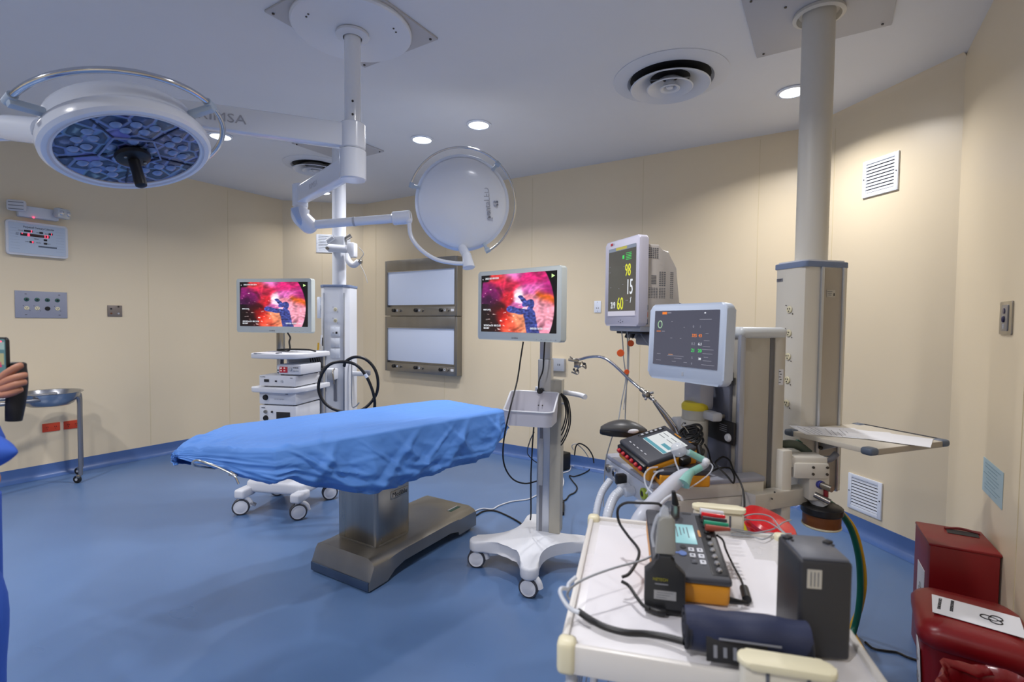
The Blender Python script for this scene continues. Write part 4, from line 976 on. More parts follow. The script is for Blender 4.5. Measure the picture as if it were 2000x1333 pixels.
for x_, y_, a in ((-.235, -.02, 20), (.235, -.02, 20), (-.235, .42, 20), (.235, .42, 20)):
    MB().box((x_, y_, .165), (.085, .15, .07), .018, seg=3).build('base_foot', PLWHITE, t)
    castor(t, x_*1.03, y_-.035, R(-60 if x_ < 0 else -52), .062, .14, brake=(x_ < 0 and y_ < 0))
surgical_monitor(t, 0, 0, 0, 0).location = Matrix.Rotation(-R(22), 3, 'Z') @ (Vector((-3.80, 2.404, 1.615))-Vector((-3.575, 2.235, 0)))
t.children[-1].rotation_euler.z = R(24.5-22)
def unit(name, lab, lx, ly, z0, w_, d_, h_, cat='medical unit', m0=PLWHITE, rz=0):
    p_ = Matrix.Translation((-3.575, 2.235, 0)) @ Matrix.Rotation(R(22), 4, 'Z') @ Vector((lx, ly, z0))
    u = thing(name, lab, cat, p_, R(22)+rz)
    mb = MB().box((0, d_/2, h_/2+.008), (w_, d_, h_), .006); mb.build('case', m0, u)
    for a in (-w_*.4, w_*.4):
        for b_ in (.04, d_-.04): MB().cyl((a, b_, 0), (a, b_, .01), .014, n=12).build('foot', BLACK, u)
    return u
u = unit('camera_control_unit', 'flat white video unit on the middle shelf of the endoscopy cart', -.0+.035, .0, .985, .31, .33, .082)
MB().box((-.09, -.003, .05), (.04, .004, .02), .001).build('card_slot', INKB, u); MB().box((-.01, -.003, .048), (.016, .004, .01), .001).build('usb_port', INKB, u)
MB().cyl((.04, -.001, .048), (.04, -.004, .048), .01, n=16).build('power_button', LGREY, u); text('OLYMPUS', .01, INK, u, face(-.145, -.002, .075)); MB().box((.12, -.002, .075), (.02, .002, .004)).build('marking', INK, u)
u = unit('insufflator', 'small white unit with red digits standing on the flat video unit', .125, .01, 1.077, .20, .28, .075)
MB().box((-.042, -.003, .045), (.066, .004, .045), .001).build('display', mat('display_maroon', (90, 20, 30), .3, emit=(150, 30, 44), es=.6), u)
for s_, a, b_ in (('15', -.04, .052), ('14', -.04, .032), ('2.0', -.07, .052), ('1.2', -.07, .032)): text(s_, .014, G_W, u, face(a, -.0055, b_), name='numeral')
kn = MB().cyl((.016, -.001, .05), (.016, -.012, .05), .015, n=24, bev=.002).build('selector_knob', LGREY, u)
for a in range(6): MB().box((.044+.016*(a % 3), -.003, .062-.024*(a//3)), (.012, .004, .01), .001).build('key', MGREY if a < 3 else LGREY, u)
for a in range(2): MB().box((-.088, -.003, .04-.02*a), (.01, .004, .008), .001).build('indicator', BLACK, u)
u = unit('light_source_unit', 'upper white unit with a black round socket under the middle shelf', .035, .0, .845, .31, .33, .10)
MB().lathe([(0, .014), (.016, .014), (.02, .01), (.022, 0)], 24, mtx=face(-.10, 0, .06)).build('light_socket', BLACK, u)
for k in range(4): MB().box((-.02+.022*k, -.002, .05), (.014, .002, .005)).build('marking', LGREY, u)
MB().box((.08, -.002, .09), (.02, .002, .004)).build('marking', INK, u)
u = unit('video_processor', 'lower white unit with a black display panel, rising just above the drape', .035, .0, .67, .31, .33, .165)
MB().box((.05, -.003, .085), (.115, .004, .085), .002).build('display', INKB, u)
MB().lathe([(0, .012), (.012, .012), (.014, 0)], 20, mtx=face(-.10, 0, .125)).build('scope_socket', STEEL, u)
MB().lathe([(0, .008), (.007, .008), (.008, 0)], 16, mtx=face(-.045, 0, .125)).build('small_socket', BLACK, u)
MB().lathe([(0, .01), (.018, .01), (.022, 0)], 24, mtx=face(-.10, 0, .075)).build('black_socket', BLACK, u); MB().box((-.12, -.002, .155), (.03, .002, .004)).build('marking', INK, u)
CT = Matrix.Translation((-3.575, 2.235, 0)) @ Matrix.Rotation(R(22), 4, 'Z')
sheet('paper_sheet', CT @ Vector((-.06, .12, 1.246)), R(30), .21, .297, 'white paper lying on the top shelf of the endoscopy cart', 3)
MB().box((.05, .0, 1.249), (.02, .05, .006), .002, mtx=CT).build('pen', INK); tag(bpy.data.objects['pen'], 'short grey pen on the paper of the endoscopy cart', 'pen')
c = MB().tube([at(562, 651, 3.98), at(567, 660, 3.95), at(565, 668, 3.92), (CT @ Vector((.0, .2, 1.256))), (CT @ Vector((-.12, .22, 1.256))), (CT @ Vector((-.06, .26, 1.262))), (CT @ Vector((.12, .26, 1.262))), (CT @ Vector((.22, .22, 1.254)))], .0065, 8).build('screen_cable', RUBBER); tag(c, 'black cable dropping from the left screen and snaking over the cart top', 'cable')
mbc = MB()
for k in range(5): mbc.tube([CT @ Vector((.12+.02*k, .3, 1.2)), CT @ Vector((.16+.02*k, .26+.01*k, 1.14-.01*k)), CT @ Vector((.17+.015*k, .32, 1.1)), CT @ Vector((.19+.01*k, .37, 1.12))], .004, 6)
c = mbc.build('cable_bundle', RUBBER); tag(c, 'tangle of black cables behind the small units under the cart top shelf', 'cable')
mbc = MB(); mbc.cyl(at(627, 672, 4.25), at(628, 655, 4.25), .008, n=10); b1 = mbc.build('connector_plug', PLWHITE); tag(b1, 'white plug hanging left of the far supply column', 'plug')
MB().cyl(at(627, 672, 4.25), at(624, 690, 4.25), .003, n=8).build('lead', PLWHITE, b1); MB().cyl(at(630, 676, 4.25), at(630, 660, 4.25), .004, n=8).build('black_lead', BLACK, b1)
MB().cyl(at(621, 684, 4.25), at(622, 670, 4.25), .007, n=8).build('yellow_plug', HYEL, b1)

# ------------------------------------------------------------------ anaesthesia machine (turned 45 degrees)
# frame: origin at the front corner nearest the camera, X to the right end seen from its front, Y into the machine
AX, AY = -.583, 2.0
t = thing('anaesthesia_machine', 'grey anaesthesia machine with worktop, tall rear column and ventilator screen', 'anaesthesia machine', (AX, AY, 0), R(-45))
AMm = Matrix.Translation((AX, AY, 0)) @ Matrix.Rotation(R(-45), 4, 'Z'); AI = AMm.inverted()
def L_(px, py, d): return AI @ at(px, py, d)
WT = mat('worktop_grey', (160, 164, 178), .35)
MB().box((-.24, .265, .84), (.48, .53, .022), .006).build('worktop', WT, t)
MB().box((-.24, .27, .80), (.465, .52, .06), .006).build('worktop_apron', CRWHITE, t)
fp = MB().box((-.24, .004, .786), (.478, .012, .085), .003).build('socket_panel', mat('panel_silver', (190, 196, 208), .35, .2), t)
for i, (x_, c, r_) in enumerate(((-.43, STEEL, .02), (-.345, CHROME, .023), (-.06, mat('outlet_green_yellow', (150, 170, 60), .4), .024))):
    MB().lathe([(0, .012), (r_*.55, .012), (r_*.6, .016), (r_, .012), (r_, 0)], 22, mtx=face(x_, -.002, .79)).build('gas_port', c, fp)
    MB().cyl((x_, -.0145, .79), (x_, -.0165, .79), r_*.45, n=12).build('port_core', INKB, fp)
MB().box((-.245, -.025, .795), (.035, .05, .05), .01).build('black_tap', BLACK, fp)
MB().cyl((-.2, -.002, .775), (-.2, -.06, .77), .018, n=18, bev=.004).build('hose_cuff', CLEARP, fp)
MB().cyl((-.16, -.002, .77), (-.16, -.05, .765), .022, n=18, bev=.004).build('hose_cuff', CLEARP, fp)
MB().box((-.02, -.03, .76), (.06, .06, .03), .01).build('cuff_elbow', CLEARP, fp)
# lower drawers and body
MB().box((-.22, .32, .715), (.42, .42, .11), .008).build('drawer', CRWHITE, t)
MB().box((-.22, .36, .40), (.40, .36, .52), .015).build('cabinet', LGREY, t)
MB().box((-.22, .3, .13), (.5, .6, .06), .02).build('base', MGREY, t)
for a in (-.42, -.02):
    for b_ in (.05, .55): castor(t, a, b_, R(20), .05, .11)
# rear column
MB().box((-.255, .555, 1.08), (.375, .215, .74), .012, seg=3).build('column', CRWHITE if False else mat('column_warm_grey', (176, 170, 158), .4, .1), t)
MB().box((-.27, .44, 1.05), (.30, .02, .66), .004).build('front_recess', mat('recess_slate', (112, 116, 132), .4, .3), t)
MB().box((-.075, .452, 1.1), (.03, .03, .74), .012).build('column_corner', mat('corner_silver', (168, 172, 184), .3, .5), t)
MB().box((-.069, .60, 1.1), (.008, .022, .72), .002).build('column_groove', mat('groove_grey', (96, 96, 98), .5), t)
MB().box((-.0685, .64, 1.02), (.012, .055, .9), .004).build('column_edge_strip', mat('strip_beige', (186, 180, 168), .4), t)
MB().box((-.255, .555, 1.465), (.40, .24, .05), .022, seg=4).build('column_cap', mat('cap_white_grey', (206, 210, 212), .35), t)
vb = MB().box((-.0615, .645, 1.27), (.002, .022, .07), .0).build('serial_label', PAPER, t)
for k in range(5): MB().box((-.0602, .638+.004*(k % 2), 1.295-.012*k), (.001, .010, .003)).build('label_line', INKB, vb)
MB().box((-.2, .43, 1.26), (.2, .012, .06), .002).build('dark_vent', mat('vent_slate', (62, 64, 72), .45), t)
kb = MB().box((-.20, .425, 1.02), (.26, .014, .10), .003).build('lock_panel', INKB, t)
MB().lathe([(0, .012), (.014, .012), (.018, .006), (.018, 0)], 22, mtx=face(-.10, .418, 1.0)).build('key_switch', PLWHITE, kb)
for k in range(4): MB().box((-.14, .417, 1.05-.009*k), (.05, .001, .003)).build('panel_print', MGREY, kb)
MB().box((-.13, .40, 1.09), (.012, .03, .02), .004).build('latch', STEEL, t)
# absorber canister with yellow top
cx_, cy_ = -.235, .335
ab = MB().lathe([(0, .852), (.052, .852), (.058, .862), (.06, 1.06), (0, 1.06)], 44, mtx=Matrix.Translation((cx_, cy_, 0))).build('absorber_canister', mat('canister_white', (204, 204, 198), .35), t)
MB().lathe([(.058, 1.06), (.06, 1.062), (.06, 1.068), (.0575, 1.072), (.0575, 1.105), (0, 1.105)], 44, mtx=Matrix.Translation((cx_, cy_, 0))).build('canister_band', mat('canister_grey', (166, 166, 160), .4), ab)
MB().lathe([(0, 1.105), (.058, 1.105), (.06, 1.112), (.06, 1.128), (.05, 1.14), (.0, 1.143)], 44, mtx=Matrix.Translation((cx_, cy_, 0))).build('yellow_cap', LYEL, ab)
for z_, k in ((1.02, 0), (1.01, 0), (.99, 1), (.975, 1), (.95, 0), (.94, 0), (.93, 0), (.91, 0), (.90, 0)):
    a = R(-58); MB().box((cx_+.0605*math.cos(a), cy_+.0605*math.sin(a), z_), (.006 if k else .028, .001, .0035 if not k else .007), rz=a+PI/2).build('canister_print', INK, ab)
MB().cyl((cx_+.06*math.cos(R(-75)), cy_+.06*math.sin(R(-75)), 1.045), (cx_+.063*math.cos(R(-75)), cy_+.063*math.sin(R(-75)), 1.045), .004, n=10).build('canister_button', INKB, ab)
MB().box((cx_-.075, cy_-.02, 1.0), (.06, .09, .11), .012).build('sensor_box', PLWHITE, t)
MB().box((cx_+.085, cy_+.03, 1.09), (.09, .05, .04), .01).build('canister_arm', LGREY, t)
MB().box((cx_-.02, cy_+.03, 1.17), (.14, .08, .13), .02).build('bellows_housing', mat('housing_cool_grey', (168, 170, 182), .4), t)
# ventilator screen on its arm
A_, B_ = Vector((-.69, 2.315, 1.42)), Vector((-.325, 2.105, 1.42)); wv = (B_-A_).length
e_ = bpy.data.objects.new('ventilator_screen', None); COL.objects.link(e_); e_.parent = t
e_.location = AI @ ((A_+B_)/2); e_.rotation_euler = (R(-2), 0, math.atan2((B_-A_).y, (B_-A_).x)+R(45))
vh = .335
vpanel(MB(), wv, vh, .028, -.022, .03, bev=.010).build('housing', mat('housing_pale_blue', (198, 210, 228), .35), e_)
sc_ = vpanel(MB(), wv*.845, vh*.72, .003, -.0235, -.0225, .0, .018).build('display', SCR_SL, e_)
SW, SH = wv*.845, vh*.72
def bar(x_, z_, w_, h_, m0, nm='display_element'): return MB().box((x_*SW, -.0245, .018+z_*SH), (w_*SW, .001, h_*SH)).build(nm, m0, sc_)
bar(-.33, .455, .075, .045, G_O); bar(-.25, .46, .06, .02, G_GR); bar(.31, .34, .17, .008, G_GR); bar(-.42, .12, .07, .012, G_O); bar(-.34, .12, .05, .012, G_GR)
MB().tube([(-.40*SW+.012*math.cos(R(a)), -.0245, .018+.245*SH+.016*math.sin(R(a))) for a in range(0, 360, 24)], .002, 6, smooth=False, closed=True).build('display_ring', glow('pale_green', (170, 210, 170), .8), sc_)
for x_, z_, s_, sz, m0 in ((.12, .06, '325', .018, G_O), (.22, .06, '43', .018, G_O), (.12, -.08, '0.2', .016, G_GR), (.22, -.08, '6.1', .016, G_W), (.12, -.2, '21', .02, G_G), (.22, -.2, '20', .02, G_G), (.13, .22, '0', .014, G_GR), (.23, .22, '1', .014, G_GR), (.13, -.32, '5', .014, G_GR), (.23, -.33, '38', .014, G_W), (.13, -.42, '0', .012, G_GR)):
    text(s_, sz, m0, sc_, face(x_*SW, -.0245, .018+z_*SH-.006), name='numeral')
for x_, z_, w_ in ((-.12, -.32, .26), (-.08, -.36, .12), (-.14, -.42, .06), (.04, -.42, .05), (-.4, -.3, .06), (-.4, -.42, .08), (.34, -.02, .08), (.34, -.12, .1), (.36, -.17, .16), (.36, -.24, .14), (.34, -.30, .06), (.36, -.36, .12), (.37, -.43, .18), (.34, .1, .04), (-.2, .3, .02), (-.2, .0, .03), (.0, .2, .02), (-.05, .0, .02)):
    bar(x_, z_, w_, .008, G_GR)
bar(-.2, -.30, .07, .014, glow('tan', (200, 150, 120), .8)); bar(.30, .45, .02, .02, G_W)
MB().box((0, -.0225, -vh*.40), (.01, .001, .016)).build('maker_mark', LGREY, e_)
MB().box((.03, .05, -.05), (.12, .05, .14), .015).build('rear_bracket', MGREY, e_)
p0 = AI @ ((A_+B_)/2 + Vector((.03, .05, -.06))); p1 = Vector((-.25, .45, 1.33))
MB().tube([p0, (p0+p1)/2, p1], .022, 14).build('screen_arm', LGREY, t)
# jointed clip arm reaching to the left
ca = [L_(1128, 704, 2.66), L_(1150, 698, 2.62), L_(1175, 698, 2.58), L_(1198, 712, 2.54), L_(1230, 742, 2.48), L_(1256, 764, 2.44), L_(1275, 780, 2.40), L_(1300, 808, 2.37), L_(1322, 838, 2.35), L_(1330, 862, 2.36)]
MB().tube(ca, .0072, 12).build('circuit_arm', CHROME, t)
MB().cyl(ca[4]*.2+ca[5]*.8, ca[6], .011, n=16, bev=.002).build('arm_sleeve', STEEL, t)
MB().cyl(ca[7]*.1+ca[6]*.9, ca[9], .010, n=16, bev=.002).build('arm_sleeve', STEEL, t)
jp = L_(1262, 771, 2.41); MB().sphere(jp, .02).build('ball_joint', STEEL, t)
MB().cyl(jp, L_(1276, 767, 2.41), .006, n=10).build('joint_lever', MGREY, t); MB().cyl(jp, L_(1261, 781, 2.39), .006, n=10).build('joint_lever', MGREY, t)
MB().box(L_(1120, 704, 2.66), (.055, .05, .014), .003, rz=R(70), ry=R(8)).build('clip_plate', STEEL, t)
MB().tube([L_(1113, 697, 2.66), L_(1121, 702, 2.66), L_(1128, 701, 2.65)], .003, 8).build('wing_screw', CHROME, t)
MB().box(L_(1128, 713, 2.66), (.035, .02, .03), .003, rz=R(45)).build('clip_block', STEEL, t)
for pts in ([(1127, 722, 2.66), (1134, 715, 2.65), (1140, 717, 2.65), (1144, 720, 2.65), (1144, 714, 2.65), (1142, 711, 2.65)], [(1127, 722, 2.66), (1124, 727, 2.66), (1121, 722, 2.66)], [(1116, 727, 2.66), (1121, 729, 2.66), (1127, 731, 2.66), (1130, 728, 2.66), (1128, 724, 2.66)], [(1136, 707, 2.65), (1140, 711, 2.65)]):
    MB().tube([L_(*p_) for p_ in pts], .0042, 8).build('tube_clip', STEEL, t)
    MB().sphere(L_(*pts[-1]), .0068, u=10, v=6).build('clip_tip', DGREY, t)
# pendant beam that carries the machine
b0 = at(1462, 981, 2.10); b1 = at(1588, 962, 2.34)
o = arm_box(AI @ b0, AI @ b1, .075, .06, .075, .06).build('carrier_beam', CRWHITE, t)
for px0, py0 in ((1508, 975), (1513, 962)): MB().cyl(L_(px0, py0, 2.125), L_(px0, py0, 2.115), .004, n=8).build('beam_screw', SCREW, t)
MB().box((-.06, .66, .5), (.07, .05, .9), .006).build('rear_upright', CRWHITE, t)
MB().tube([L_(1546, 760, 2.55), L_(1550, 790, 2.55), L_(1546, 825, 2.55), L_(1546, 860, 2.55)], .008, 8).build('rear_cable', RUBBER, t)
MB().tube([L_(1544, 878, 2.5), L_(1556, 870, 2.5), L_(1562, 862, 2.5)], .018, 12).build('green_connector', GREEN, t)

# corrugated white hoses hanging from the socket panel
for pts, lab, r_ in (([(1214, 958, 2.2), (1198, 974, 2.18), (1186, 1010, 2.12), (1184, 1060, 2.1), (1190, 1110, 2.15), (1215, 1130, 2.2)], 'left white breathing hose drooping under the anaesthesia worktop', .02),
                     ([(1192, 938, 2.3), (1174, 966, 2.27), (1164, 1010, 2.22), (1166, 1070, 2.2), (1180, 1130, 2.2), (1215, 1150, 2.25)], 'outer white breathing hose drooping left of the anaesthesia worktop', .016)):
    h = MB().tube([at(*p_) for p_ in pts], lambda s_, r_=r_: r_*(1+.07*math.sin(s_*260)), 14, sub=22).build('breathing_hose', TUBEW, ang=80); tag(h, lab, 'hose', 'white breathing hoses')

# patient monitor
PA, PB = Vector((-1.02, 2.59, 1.71)), Vector((-.765, 2.385, 1.71)); pw = (PB-PA).length
t = thing('patient_monitor', 'tall white patient monitor showing 98, 15 and 60, above the anaesthesia machine', 'patient monitor', (PA+PB)/2, math.atan2((PB-PA).y, (PB-PA).x))
vpanel(MB(), pw, .445, .016, -.02, .03, bev=.008).build('front_bezel', mat('bezel_lilac_white', (206, 204, 218), .35), t)
s_ = vpanel(MB(), pw*.80, .345, .002, -.0215, -.0205, .004, .01).build('display', SCR_DK, t); 
MB().box((.004, -.0222, .175), (pw*.8, .0008, .018)).build('title_bar', glow('blue_grey', (140, 150, 170), .8), s_); MB().box((.0, -.0226, .176), (pw*.32, .0008, .014)).build('alarm_bar', glow('soft_yellow', (200, 190, 90), .8), s_)
MB().box((.004, -.0222, -.158), (pw*.8, .0008, .024)).build('menu_bar', glow('pale_lilac', (206, 204, 220), .9), s_)
for w_, x_, z_, sz, sx_, m0 in (('98', .038, .03, .088, .62, G_Y), ('15', .052, -.062, .108, .58, G_W), ('60', -.035, -.138, .092, .68, G_Y), ('219', -.098, -.13, .048, .62, G_W), ('-', .085, -.09, .03, 1, G_GR), ('/', .09, -.105, .04, .8, G_W), ('- -', .05, -.10, .03, .8, G_GR)):
    text(w_, sz, m0, s_, face(x_, -.0225, z_), name='numeral', sx=sx_)
MB().box((.02, -.0224, .128), (.016, .0008, .018)).build('green_mark', G_G, s_)
for k in range(5): MB().box((.07, -.0224, .145-.008*k), (.05, .0008, .0025)).build('green_line', G_G, s_)
for x_, z_ in ((-.11, .09), (-.11, .06), (-.1, -.02), (-.02, -.03), (.03, .08), (.02, -.01), (-.03, -.085), (.0, -.14)): MB().box((x_, -.0224, z_), (.01, .0008, .002)).build('trace_mark', G_GR, s_)
MB().box((-.10, -.0205, .207), (.022, .001, .012)).build('red_badge', mat('badge_red', (190, 40, 50), .4), t); MB().box((-.08, -.0205, .207), (.01, .001, .008)).build('grey_badge', LGREY, t)
for x_, z_ in ((-.02, -.2), (.0, -.205), (.02, -.2), (.0, -.192)): MB().box((x_, -.0205, z_), (.007, .001, .004)).build('bezel_key', INK, t)
body = MB(); prof = [(.02, -.225), (.02, .18), (.10, .18), (.11, .15), (.155, .15), (.18, .09), (.205, .07), (.21, -.05), (.225, -.09), (.225, -.16), (.19, -.225)]
q = Matrix(((0, 0, 1, 0), (1, 0, 0, 0), (0, 1, 0, 0), (0, 0, 0, 1)))
body.prism(prof, -pw/2+.02, pw/2-.012, mtx=q, bev=.006); bo = body.build('rear_housing', mat('housing_warm_grey', (200, 194, 188), .45), t, ang=30)
xs = pw/2-.0115
def vents(y0, y1, z0, z1, n, m_=None):
    m_ = m_ or int((y1-y0)/.012)
    mb = MB()
    for a in range(n):
        for b_ in range(m_): mb.box((xs, y0+(y1-y0)*(b_+.5)/m_, z0+(z1-z0)*(a+.5)/n), (.001, (y1-y0)/m_*.7, (z1-z0)/n*.42))
    mb.build('vent_slots', INK, bo)
vents(.035, .095, .11, .165, 6); vents(.10, .14, -.025, .05, 8); vents(.04, .095, -.085, -.03, 7); vents(.10, .14, -.085, -.03, 7); vents(.165, .185, -.085, .05, 14, 2); vents(.05, .09, -.015, .03, 6, 1); vents(.19, .21, -.165, -.15, 3, 1)
for z_, c in ((-.13, SLATE), (-.165, mat('port_orange', (216, 120, 56), .45)), (-.2, SLATE)): MB().box((xs+.002, .032, z_), (.008, .012, .026), .002).build('side_port', c, t)
MB().sphere((.05, .06, .18), .035, (1.2, 1.1, .55)).build('alarm_dome', PLWHITE, t)
MB().box((0, .11, -.235), (pw-.03, .22, .03), .008).build('module_tray', LGREY, t)
MB().box((0, .12, -.256), (pw-.08, .18, .014), .004).build('mount_plate', BLACK, t)
for k in range(4): MB().cyl((-.06+.03*k, .06, -.262), (-.06+.03*k, .05, -.285), .008, n=10).build('cable_gland', MGREY if k % 2 else BLACK, t)
PMi = (Matrix.Translation((PA+PB)/2) @ Matrix.Rotation(math.atan2((PB-PA).y, (PB-PA).x), 4, 'Z')).inverted()
ar = [PMi @ Vector(p_) for p_ in ((-.80, 2.58, 1.45), (-.70, 2.62, 1.43), (-.55, 2.66, 1.42))]
MB().box((.05, .12, -.29), (.14, .08, .06), .012).build('mount_bracket', MGREY, t); MB().tube(ar, .028, 14).build('mount_arm', MGREY, t)
MB().tube([(xs-.03, .21, -.10), (xs, .25, -.12), (xs+.02, .27, -.17), (xs+.0, .26, -.23)], .007, 8).build('power_lead', BLACK, t)
# leads with orange discs hanging from it
for i, (pts, c, lab) in enumerate((([(1213, 640, 2.62), (1216, 665, 2.62), (1218, 700, 2.63), (1222, 740, 2.63), (1214, 785, 2.6), (1208, 822, 2.55)], WIREG, 'leftmost thin grey lead hanging from the patient monitor'),
        ([(1225, 643, 2.6), (1226, 690, 2.6), (1224, 745, 2.6), (1222, 790, 2.6), (1221, 822, 2.56)], WIREG, 'pair-like grey lead hanging middle below the patient monitor'),
        ([(1229, 643, 2.6), (1228, 700, 2.6), (1227, 730, 2.6), (1222, 765, 2.6), (1218, 800, 2.55)], WIREG, 'right grey lead of the bunch hanging below the patient monitor'),
        ([(1247, 646, 2.55), (1262, 668, 2.5), (1278, 690, 2.45)], WIREG, 'short grey lead slanting from the patient monitor to the ventilator screen'),
        ([(1197, 850, 2.4), (1190, 872, 2.4), (1183, 900, 2.4), (1180, 940, 2.4), (1178, 990, 2.35)], WIREG, 'grey lead falling over the left end of the anaesthesia worktop'))):
    h = MB().tube([at(*p_) for p_ in pts], .0032, 6).build('monitor_lead', c); tag(h, lab, 'cable')
for px0, py0, sc_2, lab in ((1232, 671, 1, 'upper orange disc clipped on the leads below the patient monitor'), (1212, 690, 1.15, 'middle orange disc on the leads, the largest of the three'), (1224, 727, .8, 'lowest orange disc on the leads, partly behind the chrome arm')):
    p_ = at(px0, py0, 2.59); d_ = FW*.004
    o = MB().cyl(p_-d_, p_+d_, .0165*sc_2, n=20, bev=.001).build('orange_disc', ORDISC); tag(o, lab, 'clip', 'orange discs on the monitor leads')

# ------------------------------------------------------------------ things on the anaesthesia worktop
WZ = .851
def amp(x_, y_, z_=0): return AMm @ Vector((x_, y_, WZ+z_))
# gas flow analyser on its stand, tilted
def tester_body(t, w_, d_, h_, lip=.0):
    MB().box((0, 0, h_*.3), (w_*1.02, d_*1.02, h_*.6), .014, seg=3).build('yellow_case', YELLOW, t)
    return MB().box((0, 0, h_*.72), (w_, d_, h_*.5), .012, seg=3).build('grey_cover', DGREY, t)
ac = (at(1210, 868, 2.18)+at(1285, 828, 2.32)+at(1348, 866, 2.15)+at(1266, 915, 2.0))/4
t = thing('gas_flow_analyser', 'yellow and grey analyser with lit screen and red ports, tilted on the worktop', 'analyser', rot=(0, 0, 0))
a1 = at(1266, 918, 2.0); a0 = at(1209, 870, 2.18); a2 = at(1350, 868, 2.14)
X = (a1-a0).normalized(); Y = (a2-a1); Y = (Y - X*Y.dot(X)).normalized(); Z = X.cross(Y)
wA, dA = (a1-a0).length, .245
mm = Matrix((X, Y, Z)).transposed().to_4x4(); mm.translation = a0+X*wA/2+Y*dA/2-Z*.052+Vector((0, 0, .012))
t.matrix_world = mm; t.location = mm.to_translation(); t.rotation_euler = mm.to_euler()
MB().box((0, 0, .012), (wA*1.03, dA*1.02, .068), .010, seg=3).build('yellow_case', YELLOW, t)
gc = MB().box((0, .0, .055), (wA*1.0, dA*1.0, .024), .009, seg=3).build('grey_cover', DGREY, t)
MB().box((0, -dA/2-.001, .034), (wA*.92, .03, .036), .006).build('port_bay', BLACK, t)
for k in range(6):
    MB().cyl((-wA*.36+wA*.145*k, -dA/2-.012, .036), (-wA*.36+wA*.145*k, -dA/2-.026, .030), .0098, n=14, bev=.002).build('red_port_cap', mat('cap_red', (176, 20, 34), .45), t)
scn = MB().box((.012, .03, .0682), (wA*.66, .125, .002), .001).build('screen', SCR_WH, gc)
MB().box((.012-wA*.0, -.022, .0694), (wA*.66, .018, .0008)).build('screen_bar', G_T, scn)
MB().box((.045, .012, .0694), (.05, .02, .0008)).build('screen_button', G_T, scn)
for k in range(4): MB().box((-.03+.05*(k % 2), .07-.022*(k//2), .0694), (.035, .003, .0006)).build('screen_line', INK, scn); 
MB().box((-wA*.40, .03, .0685), (.014, .13, .002), .001).build('button_strip', BLACK, gc)
for k in range(5): MB().box((-wA*.40, .08-.024*k, .07), (.01, .012, .0012)).build('soft_key', LGREY, gc)
for k in range(5): MB().box((-wA*.3+.026*k, -.092, .0676), (.012, .003, .0008)).build('port_caption', PAPER, gc)
MB().box((.0, .108, .0676), (.04, .005, .0008)).build('maker_mark', YELLOW, gc)
lb = MB().box((wA/2*1.03+.001, -.03, .012), (.002, .07, .028)).build('rating_label', LGREY, t)
MB().box((wA/2+.012, .05, .03), (.03, .05, .036), .01).build('side_port', BLACK, t)
MB().box((0, .06, -.04), (wA*.8, .02, .11), .004, rx=R(20)).build('prop_stand', BLACK, t)
# second tester lying flat
t = thing('pressure_tester', 'yellow and black tester lying flat under the clear breathing tube', 'tester', rot=(0, 0, 0))
tc_ = (atz(1275, 920, WZ+.04)+atz(1296, 950, WZ+.04)+atz(1388, 932, WZ+.04)+atz(1345, 893, WZ+.04))/4; tc_.z = WZ
t.location = tc_; t.rotation_euler = (0, 0, R(32))
MB().box((0, 0, .024), (.20, .15, .048), .008, seg=3).build('yellow_case', YELLOW, t)
g_ = MB().box((0, 0, .055), (.196, .146, .02), .006, seg=3).build('grey_cover', DGREY, t)
MB().box((-.09, -.04, .045), (.03, .05, .036), .004).build('port_block', BLACK, t)
for k in range(2): MB().cyl((-.1, -.05+.03*k, .052), (-.12, -.05+.03*k, .054), .005, n=10).build('hose_barb', CLEARP, t)
for k in range(2): MB().box((-.06+.02*k, -.01, .0655), (.008, .003, .001)).build('caption', PAPER, g_)
# small yellow item behind the analyser
t = thing('yellow_connector_box', 'small yellow and black box plugged behind the tilted analyser', 'connector', at(1350, 874, 2.2), R(30))
MB().box((0, 0, 0), (.05, .05, .05), .006).build('box_body', YELLOW, t); MB().box((-.0, -.026, .012), (.046, .006, .03), .003).build('black_insert', BLACK, t)
# black bundled lead
cc = at(1352, 853, 2.22)
mbk = MB()
for k in range(7):
    mbk.tube([cc+Vector((.05*math.cos(a*PI/6)*(1-.05*k)-.01*(k % 3), .03*math.sin(a*PI/6)+.006*k-.02, .026*math.sin(a*PI/6+.4)+.007*(k-3))) for a in range(12)], .0055, 7, closed=True)
o = mbk.build('bundled_cable', RUBBER); tag(o, 'bundled black cable behind the tilted analyser', 'cable')
MB().tube([at(1365, 872, 2.14), at(1368, 888, 2.12), at(1372, 880, 2.14)], .012, 10).build('plug_body', BLACK, o)
MB().tube([at(1335, 826, 2.26), at(1331, 832, 2.25), at(1338, 836, 2.25), at(1345, 846, 2.24)], .0022, 6).build('twist_tie', STEEL, o)
for pts, lab in (([(1366, 885, 2.13), (1372, 905, 2.12), (1384, 922, 2.12), (1405, 915, 2.15), (1425, 915, 2.16), (1434, 930, 2.1), (1432, 944, 2.06), (1420, 930, 2.08), (1400, 910, 2.12), (1398, 903, 2.14), (1412, 893, 2.2), (1425, 900, 2.18), (1432, 918, 2.1), (1447, 945, 2.02), (1453, 968, 1.98), (1454, 992, 1.96), (1452, 1020, 1.95)], 'black cable running over the grey worktop and down its side edge'),
                 ([(1376, 868, 2.16), (1383, 880, 2.16), (1388, 900, 2.18), (1395, 912, 2.16)], 'short thin black cable dropping by the white canister')):
    tag(MB().tube([at(*p_) for p_ in pts], .0038, 8).build('power_cable', RUBBER), lab, 'cable')
